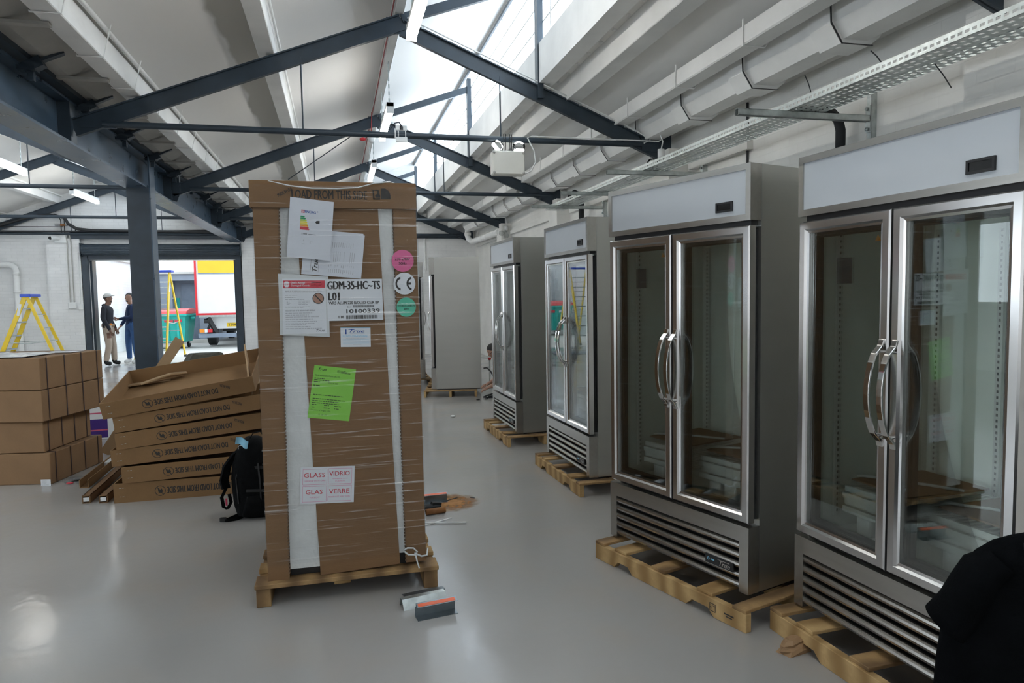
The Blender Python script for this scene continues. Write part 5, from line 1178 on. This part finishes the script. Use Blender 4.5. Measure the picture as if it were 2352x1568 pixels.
cp2 = thing('crumpled_paper', 'crumpled brown packing paper under the front of the nearest pallet', 'paper', (1.845, 2.50, 0))
m = MB(); rnd = random.Random(21); rings = []
for k in range(5):
    f = k / 4; rings.append([((.085 - .05 * f) * cos(2 * pi * j / 9) * rnd.uniform(.7, 1.3), (.05 - .025 * f) * sin(2 * pi * j / 9) * rnd.uniform(.7, 1.3), .05 * f + .008 * rnd.random() * (k > 0)) for j in range(9)])
m.loft(rings)
for i in range(len(m.sm)): m.sm[i] = False
m.build('paper_sheet', 'leather_tan', cp2)
# ================================================================== LADDERS
def ladder(loc, rz, H, spread, wd, label, steps):
    # local: climbs on -X side, hinge at origin x, width along Y
    t = thing('stepladder', label, 'ladder', loc, rz)
    xf, xb = -spread * .52, spread * .48
    def P(side, s, z): # s: -1/1
        top = .20 * wd / .5; bot = wd / 2; f = z / H
        return Vector(((xf if side < 0 else xb) * (1 - f), s * (bot + (top - bot) * f), z))
    for s in (-1, 1):
        MB().bar(P(-1, s, 0), P(-1, s, H - .03), .085, .032, up=(0, 1, 0)).build('front_stile', 'yellow_paint', t)
        MB().bar(P(1, s, 0), P(1, s, H - .05), .06, .03, up=(0, 1, 0)).build('rear_stile', 'yellow_paint', t)
        for sd in (-1, 1):
            p = P(sd, s, .0); MB().obox((p.x, p.y, .03), (.10, .045, .06)).build('foot', 'black_rubber', t, .006)
        a, b = P(-1, s, H * .42), P(1, s, H * .42); MB().tube([a, (a + b) / 2 + Vector((0, 0, -.04)), b], .010, 6).build('spreader', 'galvanised', t)
    for k in range(1, steps + 1):
        z = H * k / (steps + 1); a, b = P(-1, -1, z), P(-1, 1, z); MB().box((a.x - .045, a.y, z - .03), (a.x + .05, b.y, z)).build('step', 'galvanised', t)
    for k in range(1, steps, 1):
        z = H * (k + .5) / (steps + 1); a, b = P(1, -1, z), P(1, 1, z); MB().bar(a, b, .03, .02).build('rear_brace', 'galvanised', t)
    MB().box((-.10, -.25 * wd / .5, H - .05), (.10, .25 * wd / .5, H + .01)).build('top_cap', 'blue_plastic', t, .008)
    m = MB(); a = P(-1, -1, H * .8); m.obox((a.x - .0, a.y - .018, a.z), (.05, .002, .30), (0, R(14), 0)); m.build('safety_label', 'paper_label', t)
    return t
ladder((-6.29, 16.85, 0), 0, 1.70, 1.32, .55, 'yellow stepladder with blue top standing by the end wall at left', 5)
ladder((-4.47, 19.80, 0), R(82), 2.30, 1.35, .75, 'tall yellow stepladder with blue top out in the doorway', 7)

# ================================================================== PEOPLE
def person(name, label, loc, rz, chains, mats, bones):
    """chains: list of [(pos, radius, tag)] polylines sharing start positions; one continuous skinned surface"""
    t = thing(name, label, 'person', loc, rz)
    me = bpy.data.meshes.new('figure'); ob = bpy.data.objects.new('figure', me); COL.objects.link(ob)
    verts = []; idx = {}; edges = []; rad = []; segs = []
    for ch_ in chains:
        pr = None
        for (p, r_, tg) in ch_:
            key = tuple(round(c, 4) for c in p)
            if key not in idx: idx[key] = len(verts); verts.append(p); rad.append(r_)
            i = idx[key]
            if pr is not None and pr[0] != i: edges.append((pr[0], i)); segs.append((Vector(verts[pr[0]]), Vector(p), tg))
            pr = (i, p)
    me.from_pydata(verts, edges, [])
    bm = bmesh.new(); bm.from_mesh(me); bm.verts.ensure_lookup_table(); ly = bm.verts.layers.skin.verify()
    for i, v in enumerate(bm.verts):
        r_ = rad[i]; r_ = r_ if isinstance(r_, tuple) else (r_, r_); v[ly].radius = tuple(k * 1.14 if k > .028 else k for k in r_); v[ly].use_root = (i == 0)
    bm.to_mesh(me); bm.free()
    sk = ob.modifiers.new('s', 'SKIN'); sk.use_smooth_shade = True; sk.branch_smoothing = .3
    su = ob.modifiers.new('u', 'SUBSURF'); su.levels = 2; su.render_levels = 2
    dg = bpy.context.evaluated_depsgraph_get(); m2 = bpy.data.meshes.new_from_object(ob.evaluated_get(dg))
    bpy.data.objects.remove(ob); m2.name = 'body'
    m2.materials.clear()
    keys = list(mats.keys())
    for k in keys: m2.materials.append(MATS[mats[k]])
    for p in m2.polygons:
        c = p.center; best = None
        for a, b, tg in segs:
            ab = b - a; f = max(0, min(1, (c - a).dot(ab) / max(ab.length_squared, 1e-9))); d = (c - (a + ab * f)).length
            if best is None or d < best[0]: best = (d, tg)
        p.material_index = keys.index(best[1]); p.use_smooth = True
    o = bpy.data.objects.new('body', m2); COL.objects.link(o); o.parent = t
    return t
def hand(w_, d, side, palm_n, curl=.25):
    """five fingers from wrist w_ along direction d; side: across the palm; returns chains"""
    w_ = Vector(w_); d = Vector(d).normalized(); s = Vector(side).normalized(); n = Vector(palm_n).normalized()
    pm_ = w_ + d * .045; out = [[(tuple(w_), (.024, .024), 'skin'), (tuple(pm_), (.030, .020), 'skin'), (tuple(pm_ + d * .035), (.030, .017), 'skin')]]
    base = pm_ + d * .035
    for k, (o, L_) in enumerate(((-.028, .062), (-.010, .074), (.010, .070), (.027, .055))):
        a = base + s * o + d * .02; b = a + (d + n * curl).normalized() * L_ * .5; c = b + (d + n * curl * 3).normalized() * L_ * .5
        out.append([(tuple(base), (.030, .017), 'skin'), (tuple(a), (.010, .010), 'skin'), (tuple(b), (.009, .009), 'skin'), (tuple(c), (.007, .007), 'skin')])
    a = pm_ - s * .035 + d * .01; b = a - s * .022 + d * .03; c = b + d * .03 + n * .01
    out.append([(tuple(pm_), (.030, .020), 'skin'), (tuple(a), (.011, .011), 'skin'), (tuple(b), (.010, .010), 'skin'), (tuple(c), (.008, .008), 'skin')])
    return out
def head_chain(neck, tilt, fwd, tg='skin'):
    """neck top -> crown; fwd: facing direction; tilt: up vector of the head"""
    nk = Vector(neck); u = Vector(tilt).normalized(); f = Vector(fwd).normalized()
    return [(tuple(nk), (.052, .055), tg), (tuple(nk + u * .055 + f * .022), (.060, .066), tg), (tuple(nk + u * .115 + f * .016), (.070, .083), tg), (tuple(nk + u * .170 + f * .004), (.070, .086), tg), (tuple(nk + u * .205 - f * .005), (.045, .055), tg)], nk + u * .115 + f * .012, u, f
def face(t, c, u, f, hair='hair', beard=True, cap=False, skin='skin', glasses=False):
    s = f.cross(u).normalized()
    def B(name, m, mat_): m.build(name, mat_, t)
    M = Matrix((( s.x, f.x, u.x, c.x), (s.y, f.y, u.y, c.y), (s.z, f.z, u.z, c.z), (0, 0, 0, 1))) @ Matrix.Diagonal((.92, .86, 1.0, 1.0))
    def part(name, fn, mat_): m = MB(); fn(m); m.tf(M); m.build(name, mat_, t)
    part('nose', lambda m: m.ell((0, .098, -.012), (.013, .018, .022), 8, 6), skin)
    for k in (-1, 1):
        part('eye', lambda m: m.ell((k * .030, .080, .012), (.011, .008, .007), 8, 5), 'black_plastic')
        part('ear', lambda m: m.ell((k * .074, -.005, -.005), (.010, .020, .032), 8, 6), skin)
        part('eyebrow', lambda m: m.obox((k * .030, .084, .030), (.032, .008, .007)), 'hair')
    part('mouth', lambda m: m.obox((0, .088, -.052), (.040, .006, .007)), 'rust_brown')
    if beard: part('beard', lambda m: m.ell((0, .040, -.075), (.056, .048, .034), 12, 8), 'hair')
    def hr(m):
        n = len(m.v); m.ell((0, -.012, .045), (.084, .102, .080), 16, 10)
        for i in range(n, len(m.v)):
            if m.v[i].z < .02 and m.v[i].y > -.02: m.v[i].z = .02 + (.02 - m.v[i].z) * .0 + .02
    if hair: part('hair', hr, hair)
    if cap:
        part('cap', lambda m: m.ell((0, -.005, .065), (.092, .112, .072), 16, 10).ell((0, .125, .045), (.070, .065, .010), 14, 6), 'cap_white')
    if glasses: part('glasses', lambda m: m.tube([(-.076, .0, .012), (-.062, .088, .012), (.062, .088, .012), (.076, .0, .012)], .004, 6), 'black_plastic')

# man in cap: profile, facing +X, looking up, right hand at tool belt (local frame: faces +X)
hc, c, u, f = head_chain((.03, 0, 1.475), (-.12, 0, 1), (1, 0, .22))
W1 = (.10, -.22, .86); W2 = (.10, .21, .88)
ch1 = [[((0, 0, .93), (.115, .15), 'legs'), ((0, 0, 1.06), (.11, .15), 'top'), ((.01, 0, 1.22), (.12, .165), 'top'), ((0, 0, 1.36), (.105, .16), 'top'), ((.01, 0, 1.44), (.060, .07), 'top'), ((.03, 0, 1.475), (.052, .055), 'skin')], hc]
for s, W in ((-1, W1), (1, W2)):
    ch1.append([((0, 0, 1.36), (.105, .16), 'top'), ((-.01, s * .185, 1.375), .062, 'top'), ((-.04, s * .235, 1.13), .052, 'top'), (W, (.034, .034), 'top')])
    ch1 += hand(W, (.35, -s * .1, -.9), (1, 0, .3), (0, -s, 0))
    ch1.append([((0, 0, .93), (.115, .15), 'legs'), ((0, s * .10, .86), (.095, .095), 'legs'), ((.03 if s < 0 else .06, s * .11, .48), .068, 'legs'), ((-.05 if s < 0 else .07, s * .11, .12), .056, 'legs'), ((-.05 if s < 0 else .07, s * .11, .065), .050, 'shoe'), ((.07 if s < 0 else .20, s * .115, .045), (.045, .045), 'shoe')])
p1 = person('person', 'man in a pale cap, black hoodie and khaki trousers standing in the doorway', (-5.29, 18.42, 0), 0, ch1, dict(legs='khaki', top='hoodie', skin='skin_dark', shoe='black_rubber'), None)
face(p1, c, u, f, 'hair', True, True, 'skin_dark')
rings = [[(.135 * cos(2 * pi * k / 20), .175 * sin(2 * pi * k / 20), z) for k in range(20)] for z in (.93, .99)]
MB().loft(rings).build('tool_belt', 'leather_tan', p1)
MB().obox((.06, -.20, .88), (.14, .06, .20)).build('tool_pouch', 'khaki', p1, .02); MB().obox((.12, -.20, .985), (.03, .03, .05)).build('tape_measure', 'lamp_amber', p1, .006)
MB().ell((-.055, 0, 1.43), (.055, .10, .045), 14, 8).build('hood', 'hoodie', p1)
# second man: navy jumper, jeans, gesturing (faces towards -X and the camera)
hc, c, u, f = head_chain((-.01, -.02, 1.49), (0, 0, 1), (-.75, -.65, 0))
Wa = (-.20, -.20, 1.10); Wb = (-.26, .10, .93)
ch2 = [[((0, 0, .95), (.11, .14), 'legs'), ((0, 0, 1.08), (.105, .14), 'top'), ((0, 0, 1.24), (.115, .155), 'top'), ((0, 0, 1.38), (.10, .15), 'top'), ((0, -.01, 1.455), (.058, .065), 'top'), ((-.01, -.02, 1.49), (.052, .055), 'skin')], hc]
ch2.append([((0, 0, 1.38), (.10, .15), 'top'), ((.08, -.17, 1.39), .058, 'top'), ((.08, -.24, 1.14), .050, 'top'), (Wa, (.033, .033), 'top')]); ch2 += hand(Wa, (-.9, .1, .15), (.1, .3, .9), (0, 1, 0))
ch2.append([((0, 0, 1.38), (.10, .15), 'top'), ((-.08, .17, 1.39), .058, 'top'), ((-.15, .22, 1.14), .050, 'top'), (Wb, (.033, .033), 'top')]); ch2 += hand(Wb, (-.5, -.3, -.7), (-.5, .8, 0), (1, 0, 0))
for s in (-1, 1):
    ch2.append([((0, 0, .95), (.11, .14), 'legs'), ((s * .07, s * -.06, .88), (.09, .09), 'legs'), ((s * .09 - .02, s * -.07, .49), .064, 'legs'), ((s * .10, s * -.07, .12), .052, 'legs'), ((s * .10, s * -.07, .06), .048, 'shoe'), ((s * .10 - .10, s * -.07 - .10, .042), (.042, .042), 'shoe')])
p2 = person('person', 'man in a navy jumper and jeans gesturing, half hidden by the steel column', (-4.88, 18.80, 0), 0, ch2, dict(legs='denim', top='navy_knit', skin='skin', shoe='cap_white'), None)
face(p2, c, u, f, 'hair', True, False, 'skin')
MB().ell((Wa[0], Wa[1], Wa[2]), (.038, .036, .03), 10, 6).build('watch', 'black_plastic', p2)
# crouching man behind the fourth fridge: faces -X, reaching down to the cord
hc, c, u, f = head_chain((-.10, 0, .60), (-.55, 0, .84), (-.84, 0, -.55))
Wc = (-.25, -.13, .185); Wd = (-.20, .14, .20)
ch3 = [[((.32, 0, .33), (.13, .15), 'legs'), ((.25, 0, .41), (.12, .15), 'top'), ((.15, 0, .47), (.12, .16), 'top'), ((.03, 0, .535), (.105, .16), 'top'), ((-.05, 0, .57), (.058, .065), 'top'), ((-.10, 0, .60), (.052, .055), 'skin')], hc]
for s, W in ((-1, Wc), (1, Wd)):
    ch3.append([((.03, 0, .535), (.105, .16), 'top'), ((.01, s * .175, .51), .058, 'top'), ((-.01, s * .22, .33), .046, 'top'), ((-.10, s * .19, .25), .040, 'skin'), (W, (.030, .030), 'skin')]); ch3 += hand(W, (-.92, 0, -.30), (.1, .9, .2), (-.2, 0, -1), .4)
    ch3.append([((.32, 0, .33), (.13, .15), 'legs'), ((.30, s * .11, .30), (.10, .10), 'legs'), ((.0, s * .17, .38), .075, 'legs'), ((.22, s * .15, .12), .055, 'legs'), ((.22, s * .15, .06), .05, 'shoe'), ((.07, s * .16, .045), (.042, .042), 'shoe')])
p3 = person('person', 'dark haired man with glasses crouching behind a fridge, reaching for the cord', (2.42, 10.12, 0), 0, ch3, dict(legs='denim', top='grey_tshirt', skin='skin', shoe='black_rubber'), None)
face(p3, c, u, f, 'hair', False, False, 'skin', True)
MB().ell((-.22, -.132, .195), (.022, .036, .036), 10, 6).build('watch', 'black_plastic', p3)
rc = thing('red_cap', 'small red knob on a stand beside the crouching man', 'knob', (2.42, 11.2, 0)); MB().tube([(0, 0, 0), (0, 0, .46)], .012, 8).build('stand', 'plastic_white', rc); MB().ell((0, 0, .48), (.03, .03, .025), 10, 6).build('knob', 'lamp_red', rc); MB().lathe([(0, 0), (.09, 0), (.09, .012), (0, .012)], (0, 0, 0), 14).build('base', 'plastic_white', rc)
# ================================================================== THE YARD OUTSIDE THE ROLLER DOOR
tag(MB().box((-30, YW + .3, -.15), (25, 70, -.002)).build('yard_ground', 'concrete_out'), kind='structure')
yw = tag(MB().box((-6.75, YW + .31, 0), (-6.35, 27.0, 2.72)).build('yard_wall', 'brick_white'), 'white painted brick yard wall seen through the roller door', 'wall')
MB().box((-6.82, YW + .31, 2.72), (-6.28, 27.0, 2.80)).build('coping', 'concrete_out', yw)
bd = thing('yard_building', 'low grey building with a recessed doorway behind the teal bin', 'building', (-5.3, 27.0, 0))
MB().box((-3.0, 0, 0), (-.35, 5, 2.45)).box((.52, 0, 0), (.95, 5, 2.45)).box((-.35, 0, 2.22), (.52, 5, 2.45)).box((-.35, .5, 0), (.52, 5, 2.22)).build('wall', 'facade_grey', bd)
MB().box((-3.1, -.08, 2.45), (1.0, 5, 2.53)).build('roof_edge', 'concrete_out', bd)
MB().box((-.14, .44, .02), (.48, .49, 2.1)).build('door_leaf', 'truck_grey', bd)
MB().box((-.30, .42, .9), (-.20, .49, 1.6)).build('door_sign', 'teal_bin', bd)
MB().box((-.35, -.5, 0), (.98, -.01, .12)).build('step', 'concrete_out', bd)
# wheeled bin
wbn = thing('wheeled_bin', 'large teal four-wheeled bin with a red lid in the yard', 'bin', (-5.22, 24.2, 0), R(-6))
rings = []
for z, a, b in ((.20, .58, .40), (.24, .60, .42), (.75, .66, .48), (1.02, .69, .52)): rings.append([(x, y, z) for x, y in [(-a, -b), (-a + .08, -b - .03), (a - .08, -b - .03), (a, -b), (a, b), (a - .08, b + .03), (-a + .08, b + .03), (-a, b)]])
m = MB(); m.loft(rings)
for i in range(len(m.sm)): m.sm[i] = False
m.build('bin_body', 'teal_bin', wbn)
for x in (-.45, -.15, .15, .45): MB().box((x - .03, -.54, .26), (x + .03, -.46, .95)).build('rib', 'teal_bin', wbn)
MB().box((-.74, -.60, 1.02), (.74, .60, 1.09)).build('rim', 'teal_bin', wbn, .015)
pr = [(-.60, 1.09), (-.50, 1.18), (-.20, 1.25), (.25, 1.26), (.52, 1.18), (.60, 1.09)]
MB().prism(pr, 'x', -.73, .73).build('lid', 'red_lid', wbn, .012)
for sx in (-1, 1):
    MB().tube([(sx * .72, -.1, .95), (sx * .84, -.1, .95)], .04, 10).build('lifting_pin', 'teal_bin', wbn)
    for y in (-.38, .38):
        MB().lathe([(0, -.03), (.10, -.03), (.10, .03), (0, .03)], (sx * .48, y, .10), 14, 'x').build('wheel', 'black_rubber', wbn)
        MB().box((sx * .48 - .04, y - .04, .12), (sx * .48 + .04, y + .04, .21)).build('castor_fork', 'galvanised', wbn)
for x, w_ in ((-.25, .30), (.20, .26), (.48, .22)): MB().box((x - w_ / 2, -.575, .84), (x + w_ / 2, -.565, .93)).build('warning_label', 'ink_red' if x > 0 else 'paper_label', wbn)
bl = thing('bollard_post', 'black and white post standing at the foot of the yard wall', 'post', (-6.0, 21.2, 0)); MB().tube([(0, 0, 0), (0, 0, .28)], .045, 10).build('base', 'black_rubber', bl); MB().tube([(0, 0, .28), (0, 0, .62)], .04, 10).build('sleeve', 'plastic_white', bl)
# lorry, rear end towards the door
tk = thing('lorry', 'white box lorry with red edging and yellow panel parked in the yard', 'lorry', (-3.05, 23.5, 0))
MB().box((-1.16, 0, 1.06), (1.16, 6.0, 3.4)).build('box_body', 'truck_white', tk)
MB().box((-1.10, -.02, 2.36), (1.10, -.001, 3.34)).build('yellow_panel', 'truck_yellow', tk)
for (a, b) in (((-1.21, 1.04), (-1.15, 3.42)), ((1.15, 1.04), (1.21, 3.42)), ((-1.15, 1.04), (1.15, 1.10)), ((-1.15, 3.36), (1.15, 3.42))): MB().box((a[0], -.04, a[1]), (b[0], .03, b[1])).build('edge_trim', 'lamp_red', tk)
MB().box((-1.10, -.025, 2.33), (1.10, -.001, 2.36)).build('panel_line', 'truck_grey', tk)
MB().box((-.85, .2, .60), (.85, .28, 1.0)).build('tail_board', 'truck_white', tk)
MB().box((-1.12, -.12, .98), (1.12, .1, 1.04)).build('sill', 'galvanised', tk)
MB().box((-1.18, .02, .33), (1.18, .14, .46)).build('bumper', 'truck_grey', tk, .01)
for sx in (-1, 1):
    MB().bar((sx * .90 if sx > 0 else -.86, -.02, .95), (sx * .62, .22, .36), .10, .12).build('lift_arm', 'black_plastic', tk)
    MB().tube([(sx * .98, .0, .86), (sx * .80, .0, .86)], .07, 12).build('lift_pivot', 'black_plastic', tk)
    MB().box((sx * 1.13 - .0 if sx > 0 else -1.13, -.02, .50), (sx * 1.13 + .0 - (.14 if sx > 0 else -.14), .05, .60)).build('rear_lamp', 'lamp_amber', tk)
    MB().box((sx * .98 if sx > 0 else -.98, -.02, .50), (sx * .98 - (.08 if sx > 0 else -.08), .05, .60)).build('rear_lamp', 'plastic_white', tk)
    MB().box((sx * .89 if sx > 0 else -.89, -.02, .50), (sx * .89 - (.13 if sx > 0 else -.13), .05, .60)).build('rear_lamp', 'lamp_red', tk)
    MB().lathe([(0, -.14), (.30, -.14), (.36, -.10), (.36, .10), (.30, .14), (0, .14)], (sx * .95, 1.3, .38), 20, 'x').build('wheel', 'black_rubber', tk)
    MB().lathe([(0, -.14), (.30, -.14), (.36, -.10), (.36, .10), (.30, .14), (0, .14)], (sx * .95, 5.4, .38), 20, 'x').build('wheel', 'black_rubber', tk)
MB().box((-.55, .6, .5), (.55, 6.0, 1.06)).build('chassis', 'black_plastic', tk)
MB().box((-.35, .185, .66), (.17, .199, .78)).build('number_plate', 'plate_yellow', tk)
s_ = Sheet((-.35, .184, .78), (.17, .184, .78), (-.35, .184, .66), (0, -1, 0)); m = MB(); s_.text(m, 'T700', .06, .18, .58, .82, .001, .02); m.build('lettering', 'ink', tk)
MB().box((-1.05, 6.1, .5), (1.05, 7.8, 2.6)).build('cab', 'truck_white', tk, .05)
